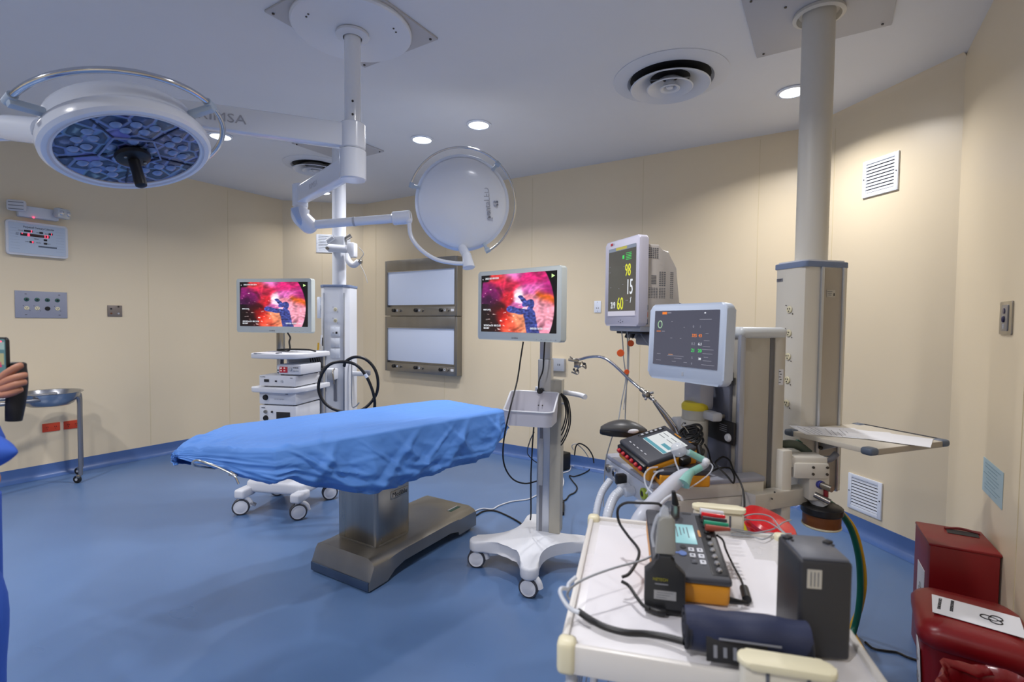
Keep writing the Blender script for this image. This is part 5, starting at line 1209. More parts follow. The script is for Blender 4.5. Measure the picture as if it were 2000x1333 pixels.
# grey visor scoop with paper
t = thing('grey_plastic_scoop', 'dark grey curved plastic scoop with a white tissue in it, left on the worktop', 'scoop', at(1218, 846, 2.33), R(18))
mb = MB(); rows = []
for i in range(15):
    x_ = -.105+.21*i/14; wd = .055*math.sin(PI*min(1, (i+.6)/15*1.0))**.6; row = []
    for j in range(13):
        a = R(-20+220*j/12); row.append(Vector((x_, -wd*math.cos(a)*.9, .012+wd*.62*math.sin(a)+.014*math.sin(PI*i/14))))
    rows.append(row)
mb.grid(rows); mb.build('shell', mat('scoop_grey', (74, 74, 74), .4), t, solid=.004)
mb = MB(); mb.prism([(x_*.11, y_*.045) for x_, y_ in rrect(2, 2, .9, 6)], -.012, .012, bev=.006); mb.build('inner_tray', BLACK, t)
MB().sphere((.035, -.03, .02), .03, (1.2, .7, .5)).build('tissue', PAPER, t)
# clear test lung and breathing tube
t = thing('breathing_circuit', 'clear breathing circuit with turquoise connectors and long white bag', 'breathing circuit')
MB().sphere(at(1325, 879, 1.98), .031, (1, 1, .92)).build('clear_dome', CLEARP, t)
MB().tube([at(1330, 880, 1.99), at(1346, 886, 1.98), at(1350, 888, 1.98)], .012, 14).build('clear_neck', CLEARP, t)
MB().tube([at(1345, 884, 1.98), at(1374, 899, 1.98)], .0135, 16).build('turquoise_connector', TEAL, t)
MB().tube([at(1372, 898, 1.98), at(1380, 903, 1.97), at(1376, 909, 1.96), at(1366, 915, 1.95)], .0135, 14).build('elbow_connector', CLEARP, t)
MB().sphere(at(1379, 903, 1.965), .0155).build('elbow_cap', PLWHITE, t)
MB().tube([at(1367, 914, 1.94), at(1352, 922, 1.92)], .014, 16).build('turquoise_connector', TEAL, t)
bg = [at(1352, 921, 1.92), at(1340, 925, 1.91), at(1315, 945, 1.88), at(1290, 970, 1.84), at(1268, 992, 1.80), at(1252, 1010, 1.76), at(1240, 1030, 1.74)]
def br(s_): return .009+.019*ss(0, .3, s_)*(1-.15*ss(.6, 1, s_))
MB().tube(bg, br, 20, sub=8).build('white_bag', mat('bag_translucent', (208, 212, 224), .35, alpha=.72), t)
MB().tube([at(1351, 921, 1.915), at(1342, 932, 1.885), at(1334, 946, 1.865)], lambda s_: .013+.012*s_, 16).build('turquoise_cuff', TEAL, t)
for pts, r_ in (([(1316, 888, 1.97), (1320, 905, 1.95), (1328, 925, 1.92), (1334, 950, 1.86)], .0035), ([(1387, 905, 1.96), (1392, 912, 1.95), (1386, 925, 1.93), (1368, 940, 1.9), (1345, 955, 1.86)], .0028),
                ([(1284, 913, 1.98), (1270, 915, 1.96), (1259, 928, 1.92), (1262, 950, 1.88), (1275, 965, 1.85), (1282, 972, 1.84)], .0035), ([(1296, 919, 1.95), (1285, 922, 1.94), (1276, 932, 1.92), (1270, 950, 1.9), (1262, 965, 1.88)], .0035)):
    MB().tube([at(*p_) for p_ in pts], r_, 8).build('thin_tube', CLEARP, t)
# ------------------------------------------------------------------ trolley in the foreground
TR = Matrix.Translation((-.245, 1.2, 0)) @ Matrix.Rotation(R(18.5), 4, 'Z'); TRi = TR.inverted()
def tp(v_): return TRi @ v_
TWW, TLL, TZ = .545, .64, .9
t = thing('instrument_trolley', 'white trolley with cream corners in the foreground, loaded with testers', 'trolley', TR.to_translation(), R(18.5))
TOPM = mat('trolley_top_white', (224, 222, 224), .25, var=.02, vs=5)
MB().box((0, 0, TZ-.012), (TWW-.02, TLL-.02, .02), .003).build('table_top', TOPM, t)
rm = MB()
for s_ in (-1, 1):
    rm.box((s_*(TWW/2-.006), 0, TZ-.02), (.014, TLL, .055), .005); rm.box((0, s_*(TLL/2-.006), TZ-.02), (TWW, .014, .055), .005)
rm.build('raised_rim', mat('rim_off_white', (216, 213, 208), .35), t)
for a, b_ in ((-1, -1), (1, -1), (1, 1), (-1, 1)):
    MB().box((a*(TWW/2-.012), b_*(TLL/2-.012), TZ-.018), (.036, .036, .064), .011, seg=3).build('corner_guard', CREAM, t)
    MB().cyl((a*(TWW/2-.02), b_*(TLL/2-.02), .1), (a*(TWW/2-.02), b_*(TLL/2-.02), TZ-.03), .011, n=14).build('leg', LGREY, t)
    castor(t, a*(TWW/2-.02), b_*(TLL/2-.02), R(40), .045, .1)
for s_ in (-1, 1):
    hd_ = MB(); x0_ = .098 if s_ > 0 else .10
    hd_.prism([(x_*.5, y_*.5) for x_, y_ in rrect(.21, .05, .024, 6)], -.0, .012, bev=.003, mtx=Matrix.Translation((x0_, s_*(TLL/2+(.005 if s_ > 0 else .02)), TZ+(.058 if s_ > 0 else .042))) @ Matrix.Diagonal((1.4, 1.6, 1, 1)))
    hd_.build('handle_cap', CREAM, t)
    hb = MB(); hb.box((x0_, s_*(TLL/2+(.008 if s_ > 0 else .02)), TZ+.005), (.138, .026, .095), .008, seg=3); hb.build('handle_bracket', mat('bracket_ivory', (216, 211, 196), .4), t)
    for a in (-.03, .03): MB().box((x0_+a, (s_*(TLL/2+(.008 if s_ > 0 else .02)))-.0135, TZ+.012), (.005, .003, .07)).build('bracket_slot', INK, t)
MB().box((0, 0, .32), (TWW-.06, TLL-.06, .02), .004).build('lower_shelf', TOPM, t)
wb = MB(); bx, by, bz = -.12, -.14, .70
for k in range(11): wb.tube([(bx-.12+.024*k, by-.15, bz+.09), (bx-.12+.024*k, by-.14, bz), (bx-.12+.024*k, by+.14, bz), (bx-.12+.024*k, by+.15, bz+.09)], .0016, 5, smooth=False)
for k in range(4): wb.tube([(bx-.13, by-.15, bz+.09-.03*k), (bx+.13, by-.15, bz+.09-.03*k), (bx+.13, by+.15, bz+.09-.03*k), (bx-.13, by+.15, bz+.09-.03*k)], .002, 5, smooth=False, closed=True)
wb.build('wire_basket', CHROME, t)
wl = MB(); wl.tube([(bx-.19, by-.16, bz-.04), (bx-.17, by-.16, bz+.06), (bx-.14, by-.16, bz+.12), (bx-.13, by-.15, bz+.1)], .005, 8); wl.build('basket_tube', TUBEW, t)
# paper sheets lying on the trolley
sheet('paper_sheet', TR @ Vector((-.04, .02, TZ-.001)), R(18.5), .40, .50, 'large white sheet spread on the trolley top under the testers', 0, m0=mat('sheet_cool_white', (228, 226, 230), .4))
sheet('paper_sheet', TR @ Vector((.13, -.0, TZ+.0008)), R(20), .16, .30, 'narrow white sheet between the yellow simulator and the tall black box', 0, m0=mat('sheet_cool_white', (228, 226, 230), .4))
TS = TZ+.0035
# patient simulator
def tl(x_, y_, z_=0): return TR @ Vector((x_, y_, z_))
a0 = atz(1270, 1003, 1.0); a1 = atz(1392, 1012, 1.0)
t = thing('vital_signs_simulator', 'yellow-cased simulator with pale green screen and a row of black sockets', 'simulator', (0, 0, 0))
t.location = (-.278, 1.215, TS); t.rotation_euler = (R(9), 0, R(21)); t.scale = (1, 1, .62); t.location.z += .0225; SMm = Matrix.Translation(t.location) @ Matrix.Rotation(R(21), 4, 'Z') @ Matrix.Rotation(R(9), 4, 'X') @ Matrix.Diagonal((1, 1, .62, 1))
SWd, SLn = .156, .272
MB().box((0, 0, .037), (SWd, SLn, .078), .01, seg=3).build('yellow_case', YELLOW, t)
cv = MB().box((0, .0, .086), (SWd+.004, SLn+.004, .024), .008, seg=3).build('grey_cover', DGREY, t)
MB().box((SWd/2-.02, -.0, .096), (.034, SLn-.03, .008), .003).build('socket_strip', BLACK, cv)
sn = MB().box((-.010, .03, .0985), (.078, .082, .002), .001).build('screen', SCR_WB, cv)
for k in range(7): MB().box((-.038+.0085*k, .036+.003*(k % 3), .1), (.0022, .045-.01*(k % 3), .0006)).build('screen_line', INK, sn)
for k in range(6):
    kx, ky = .013+.019*(k % 2), -.035-.022*(k//2)
    b_ = MB().box((kx-.002, ky, .0995), (.013, .015, .004), .002).build('keypad_key', PLWHITE if k != 4 else DGREY, cv); MB().box((kx-.002, ky, .1018), (.005, .005, .0006)).build('key_print', INK, b_)
MB().cyl((-.028, -.025, .098), (-.028, -.025, .1), .006, n=14).build('round_key', PLWHITE, cv)
MB().cyl((-.006, -.026, .098), (-.006, -.026, .1), .007, n=14).build('round_key', INKB, cv)
MB().cyl((-.01, -.052, .098), (-.01, -.052, .1005), .009, n=18).build('blue_key', mat('key_blue', (100, 130, 196), .35), cv)
MB().box((-.028, -.05, .0985), (.03, .006, .001)).build('key_print', mat('key_blue', (100, 130, 196), .35), cv)
MB().box((.04, .036, .0987), (.007, .028, .001)).build('maker_badge', mat('badge_tan', (196, 140, 74), .4), cv)
for k in range(6): MB().box((.043, .015-.012*k, .0985), (.002, .007, .0006)).build('caption', LGREY, cv)
for k in range(10):
    MB().lathe([(0, .008), (.0045, .008), (.0065, .004), (.0065, 0)], 14, mtx=Matrix.Translation((SWd/2-.02, .115-.0245*k, .1))).build('lead_socket', CHROME if k > 4 else BLACK, cv)
bn = MB().cyl((-.008, .11, .098), (-.008, .112, .150), .011, n=20).build('round_connector', STEEL, t)
MB().tube([(-.008, .113, .150), (-.011, .114, .178), (-.014, .115, .205)], lambda s_: .009-.004*s_, 12).build('strain_relief', BLACK, t)
MB().box((0, SLn/2-.02, -.022), (SWd*.8, .016, .07), .004).build('prop_stand', BLACK, t)
for a in (-.035, .03): MB().box((-.008+a, .125, .0985), (.022, .005, .001)).build('slot', INKB, cv)
for k, (c, lab) in enumerate(((PLWHITE, 'white'), (GRED, 'red'), (mat('clip_black', (44, 44, 50), .4), 'black'), (mat('clip_green', (28, 140, 106), .4), 'green'), (mat('clip_brown', (150, 70, 54), .4), 'brown'))):
    p0 = Vector((SWd/2-.022, .128-.0195*k, .112)); p1 = Vector((SWd/2+.035, .128-.019*k, .113))
    o = MB().tube([SMm @ p0, SMm @ ((p0+p1)/2), SMm @ p1], lambda s_: .0092-.005*s_, 12).build('lead_clip', c); tag(o, lab+' snap clip plugged into the sockets of the yellow simulator', 'clip', 'coloured lead clips on the simulator')
LEADC = [((1432, 1018, 1.45), (1470, 1005, 1.5), (1505, 1010, 1.5), (1525, 1035, 1.45), (1540, 1065, 1.40), (1548, 1090, 1.36)),
         ((1425, 1035, 1.42), (1460, 1042, 1.42), (1500, 1050, 1.42), (1545, 1062, 1.42)),
         ((1428, 1043, 1.41), (1470, 1045, 1.42), (1510, 1042, 1.45), (1530, 1030, 1.5), (1545, 1032, 1.52)),
         ((1428, 1046, 1.40), (1465, 1055, 1.40), (1490, 1072, 1.38), (1508, 1062, 1.42), (1480, 1045, 1.42), (1440, 1035, 1.42), (1420, 1032, 1.42)),
         ((1432, 1012, 1.47), (1465, 1016, 1.47), (1500, 1020, 1.48), (1540, 1050, 1.4))]
for pts, lab in zip(LEADC, ('white lead arching from the top clip over the trolley edge', 'grey lead running straight right from the simulator clips', 'grey lead curling up towards the far trolley corner', 'grey lead with the widest loop on the white sheet', 'grey lead just below the arching white one')):
    pp = []
    for p_ in pts:
        v_ = at(*p_); v_.z = max(v_.z, TS+.004); pp.append(v_)
    tag(MB().tube(pp, .0019, 6).build('patient_lead', WIREG), lab, 'cable', 'thin leads on the trolley')
# cable with ferrite from the simulator sockets
pp = [atz(1400, 1046, TS+.085), atz(1412, 1056, TS+.07), atz(1418, 1075, TS+.03), atz(1432, 1105, TS+.006), atz(1448, 1135, TS+.006), atz(1453, 1155, TS+.010)]
o = MB().tube(pp, .0026, 8).build('adapter_cable', RUBBER); tag(o, 'thin black cable with a lump ending on the sheet right of the simulator', 'cable')
MB().tube([atz(1453, 1150, TS+.010), atz(1459, 1172, TS+.010)], .0095, 12, smooth=False).build('ferrite_lump', BLACK, o)
MB().tube([atz(1420, 1172, TS+.012), atz(1440, 1176, TS+.011), atz(1458, 1178, TS+.008)], lambda s_: .008-.004*s_, 10).build('jack_plug', BLACK, o)
# handheld probe tester leaning at the front left of the simulator
t = thing('handheld_tester', 'black handheld tester with grey translucent head standing before the simulator', 'tester')
hb = atz(1297, 1192, TS); hb.z = TS
t.location = hb + Vector((0, 0, .0)); t.rotation_euler = (R(-6), 0, R(20)); t.scale = (.88, .88, .8)
MB().prism([(x_*1, y_*1) for x_, y_ in [(-.044, 0), (.044, 0), (.046, .02), (.046, .10), (.028, .118), (.018, .125), (.016, .145), (-.014, .145), (-.016, .125), (-.026, .118), (-.046, .10), (-.046, .02)]], -.018, .018, mtx=RX90, bev=.006, seg=3).build('body', mat('body_charcoal', (36, 38, 42), .45), t)
MB().prism([(-.022, .145), (.022, .145), (.024, .16), (.022, .23), (.014, .242), (-.008, .242), (-.017, .23)], -.016, .016, mtx=RX90, bev=.006, seg=3).build('grey_head', mat('head_translucent_grey', (150, 150, 144), .35, alpha=.93), t)
MB().prism([(-.014, .238), (.010, .24), (.006, .262), (-.004, .268), (-.012, .255)], -.012, .012, mtx=RX90, bev=.004).build('clear_tip', CLEARP, t)
MB().tube([(-.026, -.004, .16), (-.03, -.004, .19), (-.02, -.004, .235), (-.008, -.004, .25)], .0035, 8).build('clear_tube', CLEARP, t)
lb = MB().box((.0, -.0185, .045), (.05, .001, .022)).build('rating_label', mat('label_silver', (150, 152, 156), .4), t)
for k in range(3): MB().box((-.004*k, -.0192, .051-.006*k), (.036-.006*k, .0006, .001)).build('label_line', INK, lb)
text('NETECH', .010, mat('letters_olive', (150, 146, 40), .5), t, face(-.028, -.0187, .08), sx=.9); MB().box((-.008, -.0187, .072), (.03, .0006, .003)).build('small_print', MGREY, t)
foot = MB().box((-.0, .004, .004), (.085, .05, .012), .004).build('stand_foot', BLACK, t)
# black cable from the tester's head over the sheet, and the short one by its foot
for pts, lab in (([(1293, 990, 1.26), (1283, 984, 1.26), (1250, 983, 1.28), (1222, 983, 1.3), (1207, 995, 1.3), (1209, 1020, 1.3), (1225, 1045, 1.25), (1245, 1070, 1.2), (1248, 1085, 1.17), (1240, 1105, 1.13), (1228, 1122, 1.105), (1215, 1128, 1.10)], 'black cable bowing left from the tester head over the trolley'),
                 ([(1214, 1136, 1.09), (1228, 1145, 1.08), (1242, 1165, 1.05), (1255, 1182, 1.03), (1268, 1190, 1.02)], 'short black cable reaching the foot of the black tester')):
    pp = []
    for p_ in pts:
        v_ = at(*p_); v_.z = max(v_.z, TS+.004); pp.append(v_)
    o = MB().tube(pp, .0036, 8).build('tester_cable', RUBBER); tag(o, lab, 'cable')
MB().tube([atz(1262, 1186, TS+.009), atz(1285, 1194, TS+.009), atz(1300, 1196, TS+.009)], .0085, 12).build('cable_plug', BLACK, o)
o = MB().tube([at(1333, 978, 1.42), at(1328, 970, 1.42), at(1315, 967, 1.42), at(1300, 975, 1.42), at(1290, 985, 1.42)], .0036, 8).build('sensor_cable', TUBEW); tag(o, 'white cable curving left out of the round connector of the simulator', 'cable')
# white tube: from the tester head to the left edge and back to the black hose
pp = [at(1284, 1068, 1.17), at(1278, 1082, 1.15), at(1255, 1095, 1.12), at(1200, 1110, 1.08), at(1150, 1128, 1.05), at(1122, 1143, 1.03), at(1106, 1158, 1.01), at(1096, 1165, 1.0), at(1094, 1150, 1.0), at(1108, 1146, 1.0)]
pp = [at(1284, 1068, 1.17), at(1278, 1082, 1.15), at(1255, 1095, 1.12), at(1200, 1110, 1.08), at(1150, 1128, 1.05), at(1120, 1145, 1.03), at(1108, 1160, 1.015), at(1112, 1172, 1.0)]
o = MB().tube(pp, .0024, 8).build('air_tube', WIREG); tag(o, 'thin grey tube crossing from the black tester to the left trolley edge', 'tube')
pp = [at(1125, 1128, 1.03), at(1112, 1140, 1.02), at(1108, 1150, 1.01), at(1097, 1150, .99), at(1094, 1158, .98), at(1100, 1172, .97), at(1110, 1186, .96), at(1120, 1193, .955), at(1131, 1197, .95)]
o = MB().tube(pp, .0042, 10).build('air_tube', TUBEW); tag(o, 'thick white tube bending round the left trolley edge to the black hose', 'tube')
pp = [atz(1130, 1195, TS+.008), atz(1150, 1209, TS+.007), atz(1180, 1225, TS+.007), atz(1220, 1236, TS+.007), atz(1262, 1239, TS+.007), atz(1300, 1245, TS+.009), atz(1335, 1254, TS+.012)]
o = MB().tube(pp, .0065, 12).build('cuff_hose', BLACK); tag(o, 'thick black hose sweeping over the trolley to the navy cuff', 'hose')
# rolled blood pressure cuff
cA = atz(1345, 1290, TS); cB = atz(1552, 1318, TS); cd = (cB-cA); 
t = thing('blood_pressure_cuff', 'rolled navy blood pressure cuff lying in front of the simulator', 'blood pressure cuff')
ctr = (atz(1355, 1278, TS)+atz(1548, 1300, TS))/2 + Vector((-.0, .012, 0)); t.location = ctr; t.rotation_euler = (0, 0, R(20))
mb = MB(); L = .205; sec = []
for k in range(28):
    a = 2*PI*k/28; r_ = 1+.05*math.sin(a*3+1); sec.append((.036*math.cos(a)*r_, .0405+.036*math.sin(a)*r_*(1.05)))
rows = []
for i in range(15):
    x_ = -L/2+L*i/14; e_ = 1-.10*(abs(i-7)/7)**6; rows.append([Vector((x_, y_*e_+.002*math.sin(i*1.3), .0015+z_*(.97+.03*math.sin(i*.9)))) for y_, z_ in sec+[sec[0]]])
mb.grid(rows); mb.build('cuff_roll', NAVY, t, ang=60)
for s_ in (-1, 1):
    mb = MB(); pts = []
    for k in range(40): a = k*.42; r_ = .003+.033*k/40; pts.append((s_*L/2*.985, r_*math.cos(a), .039+r_*math.sin(a)))
    mb.tube(pts, .0035, 6, smooth=False); mb.build('roll_end', mat('navy_dark', (20, 24, 38), .6), t)
    MB().cyl((s_*L/2*.90, 0, .039), (s_*L/2*.96, 0, .039), .034, n=24).build('roll_core', mat('navy_dark', (20, 24, 38), .6), t)
MB().box((-.02, -.0385, .028), (.10, .003, .04), .001, rx=R(-14)).build('printed_panel', INKB, t)
for k in range(5): MB().box((-.055+.016*k, -.0408, .026), (.006, .0006, .02-.004*(k % 2)), rx=R(-14)).build('print_mark', MGREY, t)
MB().box((.0, -.042, .05), (.10, .001, .003), rx=R(-14)).build('grey_stripe', MGREY, t)
# tall black box
t = thing('charcoal_equipment_box', 'tall charcoal box with a grey label standing at the right of the trolley', 'equipment box')
t.location = (-.012, 1.085, TS); t.rotation_euler = (0, 0, R(24))
BXW, BXD, BXH = .088, .108, .178
b_ = MB().box((0, 0, BXH/2), (BXW, BXD, BXH), .007, seg=3).build('case', mat('case_charcoal', (44, 45, 50), .45), t)
MB().box((0, 0, BXH+.001), (BXW-.008, BXD-.006, .006), .003).build('top_plate', mat('case_top_grey', (92, 95, 104), .4), t)
for a, c_ in ((-.034, .03), (.034, .02)):
    MB().box((a, c_, BXH+.005), (.018, .012, .006), .002, rz=R(40)).build('top_clip', INKB, t); MB().cyl((a+.004, c_-.012, BXH+.004), (a+.004, c_-.012, BXH+.006), .003, n=8).build('top_screw', INKB, t)
lb = MB().box((-.02, -BXD/2-.001, .145), (.024, .0015, .034)).build('rating_label', mat('label_grey', (150, 150, 156), .5), t)
for k in range(3): MB().box((-.026+.006*k, -BXD/2-.0021, .145), (.0015, .0004, .026)).build('label_line', INK, lb)
# red sharps container by the far side of the trolley
t = thing('sharps_container', 'glossy red container with a yellow label hung beyond the far edge of the trolley', 'sharps container')
sp = at(1503, 1022, 1.80); t.location = (sp.x, sp.y, 0); t.rotation_euler = (0, 0, R(-30)); sz0 = sp.z
MB().lathe([(0, sz0-.22), (.075, sz0-.22), (.09, sz0-.03), (.092, sz0-.02), (.08, sz0-.01)], 36, mtx=Matrix.Diagonal((1.0, .7, 1, 1))).build('container_body', GRED, t)
MB().lathe([(.096, -.012), (.1, .0), (.09, .012), (.04, .02), (0, .018)], 36, mtx=Matrix.Translation((0, 0, sz0)) @ Matrix.Rotation(R(16), 4, 'Y') @ Matrix.Diagonal((1.0, .72, 1, 1))).build('lid', GRED, t)
MB().prism([(-.03, 0), (.03, 0), (0, .05)], 0, .002, mtx=face(-.05, -.072, sz0-.052)).build('yellow_label', mat('label_yellow', (222, 196, 20), .4), t)
MB().box((.02, -.061, sz0-.09), (.035, .003, .04)).build('white_label', PAPER, t)
for k in range(3): MB().box((-.03+.03*k, .0, sz0+.018-.008*k), (.012, .006, .004), .001).build('lid_vent', mat('vent_dark_red', (110, 6, 14), .4), t)
MB().box((0, -.01, sz0-.26), (.16, .12, .03), .006).build('holder', LGREY, t); MB().cyl((0, -.01, .0), (0, -.01, sz0-.25), .015, n=16).build('holder_post', LGREY, t); MB().lathe([(0, 0), (.09, 0), (.09, .012), (.02, .02)], 28, mtx=Matrix.Translation((0, -.01, 0))).build('holder_foot', MGREY, t)

# ------------------------------------------------------------------ bins at the right
t = thing('red_waste_box', 'tall square dark red waste box with a slot in its top, against the right wall', 'waste bin', (.508, 2.925, 0), R(3))
H1 = .55; MB().prism([(-.112, -.135), (.112, -.135), (.118, -.12), (.118, .13), (-.118, .13), (-.118, -.12)], 0, H1, bev=.006).build('box_body', RED, t)
MB().box((0, 0, H1+.004), (.24, .275, .014), .005).build('lid', RED, t)
MB().prism([(-.055, -.02), (.055, -.02), (.062, .035), (-.05, .035)], H1+.0095, H1+.013, mtx=Matrix.Translation((.035, .055, 0))).build('slot_opening', INKB, t)
MB().tube([(-.02, .088, H1+.014), (.04, .1, H1+.02), (.105, .088, H1+.014)], .006, 8).build('slot_lip', RED, t)
lb = MB().box((-.1195, -.02, .30), (.002, .13, .22)).build('white_label', PAPER, t)
for k in range(3): MB().lathe([(.011, 0), (.014, .001), (.017, 0)], 18, mtx=Matrix.Translation((-.121, -.02+.016*math.cos(R(90+120*k)), .3+.016*math.sin(R(90+120*k)))) @ Matrix.Rotation(R(90), 4, 'Y'), cap=False).build('hazard_symbol', INKB, lb)
t = thing('pedal_bin', 'red pedal bin with a white biohazard label on its lid, bottom right', 'waste bin', (.468, 2.40, 0), R(-3))
H2 = .45
mb = MB(); rows = []
for z_, w_, d_ in ((0, .125, .125), (.05, .128, .13), (H2-.06, .148, .165), (H2-.03, .150, .168)): rows.append([Vector((x_*w_, y_*d_, z_)) for x_, y_ in rrect(2, 2, .3, 5)]+[Vector((rrect(2, 2, .3, 5)[0][0]*w_, rrect(2, 2, .3, 5)[0][1]*d_, z_))])
mb.grid(rows); mb.bm.faces.new([v_ for v_ in mb.bm.verts[:24]]) if False else None; mb.build('bin_body', RED, t, ang=50, solid=.006)
mb = MB(); rows = []
rr = rrect(2, 2, .35, 6); rr.append(rr[0])
for z_, w_, d_ in ((H2-.075, .155, .175), (H2-.06, .162, .184), (H2-.03, .163, .186), (H2-.01, .150, .176), (H2+.004, .13, .16), (H2+.012, .09, .11), (H2+.014, .03, .04), (H2+.014, 0.001, .001)): rows.append([Vector((x_*w_, y_*d_, z_+(.03*(y_*d_)/.18)*0+.012*x_*0)) for x_, y_ in rr])
mb.grid(rows); mb.build('lid', RED, t, ang=45)
LR = R(-98)
lb = MB().box((.01, -.02, H2+.0165), (.24, .155, .0012), rz=R(-4)).build('lid_label', PAPER, t)
def flat(x_, y_, z_, a): return Matrix.Translation((x_, y_, z_)) @ Matrix.Rotation(a, 4, 'Z')
text('CORTOPUNZANTES', .0135, INKB, lb, flat(-.085, .045, H2+.0178, LR), sx=.8); text('RESIDUOS PELIGROSOS', .0135, INKB, lb, flat(-.05, .05, H2+.0178, LR), sx=.68)
for k in range(3):
    a = R(90+120*k+80); c0 = Vector((.055+.017*math.cos(a), -.022+.017*math.sin(a), H2+.018))
    MB().tube([c0+Vector((.016*math.cos(a+R(b_)), .016*math.sin(a+R(b_)), 0)) for b_ in range(-140, 141, 20)], .0022, 5, smooth=False).build('hazard_symbol', INKB, lb)
MB().tube([Vector((.055+.012*math.cos(R(b_)), -.022+.012*math.sin(R(b_)), H2+.018)) for b_ in range(0, 360, 30)], .0014, 5, smooth=False, closed=True).build('hazard_symbol', INKB, lb)
lb = MB().box((-.146, -.07, .25), (.002, .12, .17), ry=R(-3)).build('side_label', PAPER, t); MB().lathe([(.014, 0), (.018, .001), (.021, 0)], 18, mtx=Matrix.Translation((-.1485, -.06, .28)) @ Matrix.Rotation(R(90), 4, 'Y'), cap=False).build('hazard_symbol', INKB, lb)
for k in range(3): MB().box((-.148, -.07, .22-.015*k), (.001, .07, .003)).build('label_line', INK, lb)
MB().sphere((-.13, .10, .028), .04, (.7, 1.2, .7)).build('pedal', RUBBER, t)
t = thing('red_bag_bin', 'bin lined with a crumpled dark red plastic bag at the bottom right edge', 'waste bin', (.47, 1.92, 0), 0)
mb = MB(); rows = []
for i in range(18):
    s_ = i/17; row = []
    for j in range(49):
        a = 2*PI*j/48; r_ = .13+.015*s_+.012*noise.noise(Vector((math.cos(a)*3, math.sin(a)*3, s_*5)))*(1+2*s_)+.006*math.sin(a*13+s_*5)*s_
        z_ = .0+.43*min(1, s_*1.2)
        if s_ > .8: r_ += .02*math.sin((s_-.8)/.2*PI); z_ += .02*math.sin((s_-.8)/.2*PI)+.02*noise.noise(Vector((math.cos(a)*2, math.sin(a)*2, 7)))
        row.append(Vector((r_*math.cos(a), r_*math.sin(a), z_)))
    row[-1] = row[0].copy(); rows.append(row)
mb.grid(rows); mb.build('bag_liner', mat('bag_crimson', (128, 14, 26), .32, coat=.3), t, ang=70, solid=.002)
MB().lathe([(0, .004), (.115, .004), (.125, .25), (.12, .25), (.11, .01)], 32).build('inner_bucket', mat('bucket_dark_red', (70, 8, 14), .5), t)

# ------------------------------------------------------------------ basin stand at the left wall
t = thing('basin_stand', 'wheeled steel tube stand holding a steel basin by the left wall', 'basin stand')
z1 = .80
Lg = [Vector((-5.71, 1.70, 0)), Vector((-6.02, 1.80, 0)), Vector((-5.86, .98, 0)), Vector((-5.52, .92, 0))]
def up(v_, z_): return Vector((v_.x, v_.y, z_))
for a, b_ in ((Lg[0], Lg[3]), (Lg[1], Lg[2])):
    d_ = (b_-a).normalized()
    MB().tube([up(a, .07), up(a, .55), up(a, z1-.05), up(a+d_*.02, z1-.012), up(a+d_*.07, z1), up((a+b_)/2, z1), up(b_-d_*.07, z1), up(b_-d_*.02, z1-.012), up(b_, z1-.05), up(b_, .07)], .0165, 14, sub=5).build('tube_frame', mat('stand_tube_steel', (146, 148, 154), .3, .8), t)
MB().tube([up(Lg[0]+(Lg[3]-Lg[0])*.28, z1), up(Lg[1]+(Lg[2]-Lg[1])*.28, z1)], .01, 10).build('cross_bar', STEEL, t)
for v_ in Lg:
    c = bpy.data.objects.new('castor', None); COL.objects.link(c); c.parent = t; c.location = v_+Vector((-.015, -.02, 0)); c.rotation_euler = (0, 0, R(-60))
    MB().cyl((-.012, 0, .034), (.012, 0, .034), .034, n=24, bev=.004).build('wheel', RUBBER, c); MB().cyl((-.0135, 0, .034), (.0135, 0, .034), .012, n=14).build('wheel_hub', LGREY, c)
    MB().box((0, .012, .06), (.03, .03, .03), .006).build('fork', STEEL, c)
o = MB().lathe([(0, -.085), (.14, -.085), (.165, -.07), (.205, -.012), (.215, .022), (.232, .026), (.234, .03), (.228, .034), (.212, .03), (.198, -.01), (.158, -.068), (.13, -.078), (0, -.078)], 56, mtx=Matrix.Translation((-5.80, 1.52, z1+.012))).build('steel_basin', mat('basin_steel', (176, 178, 182), .24, 1)); tag(o, 'round stainless steel basin resting in the tube stand by the left wall', 'basin')

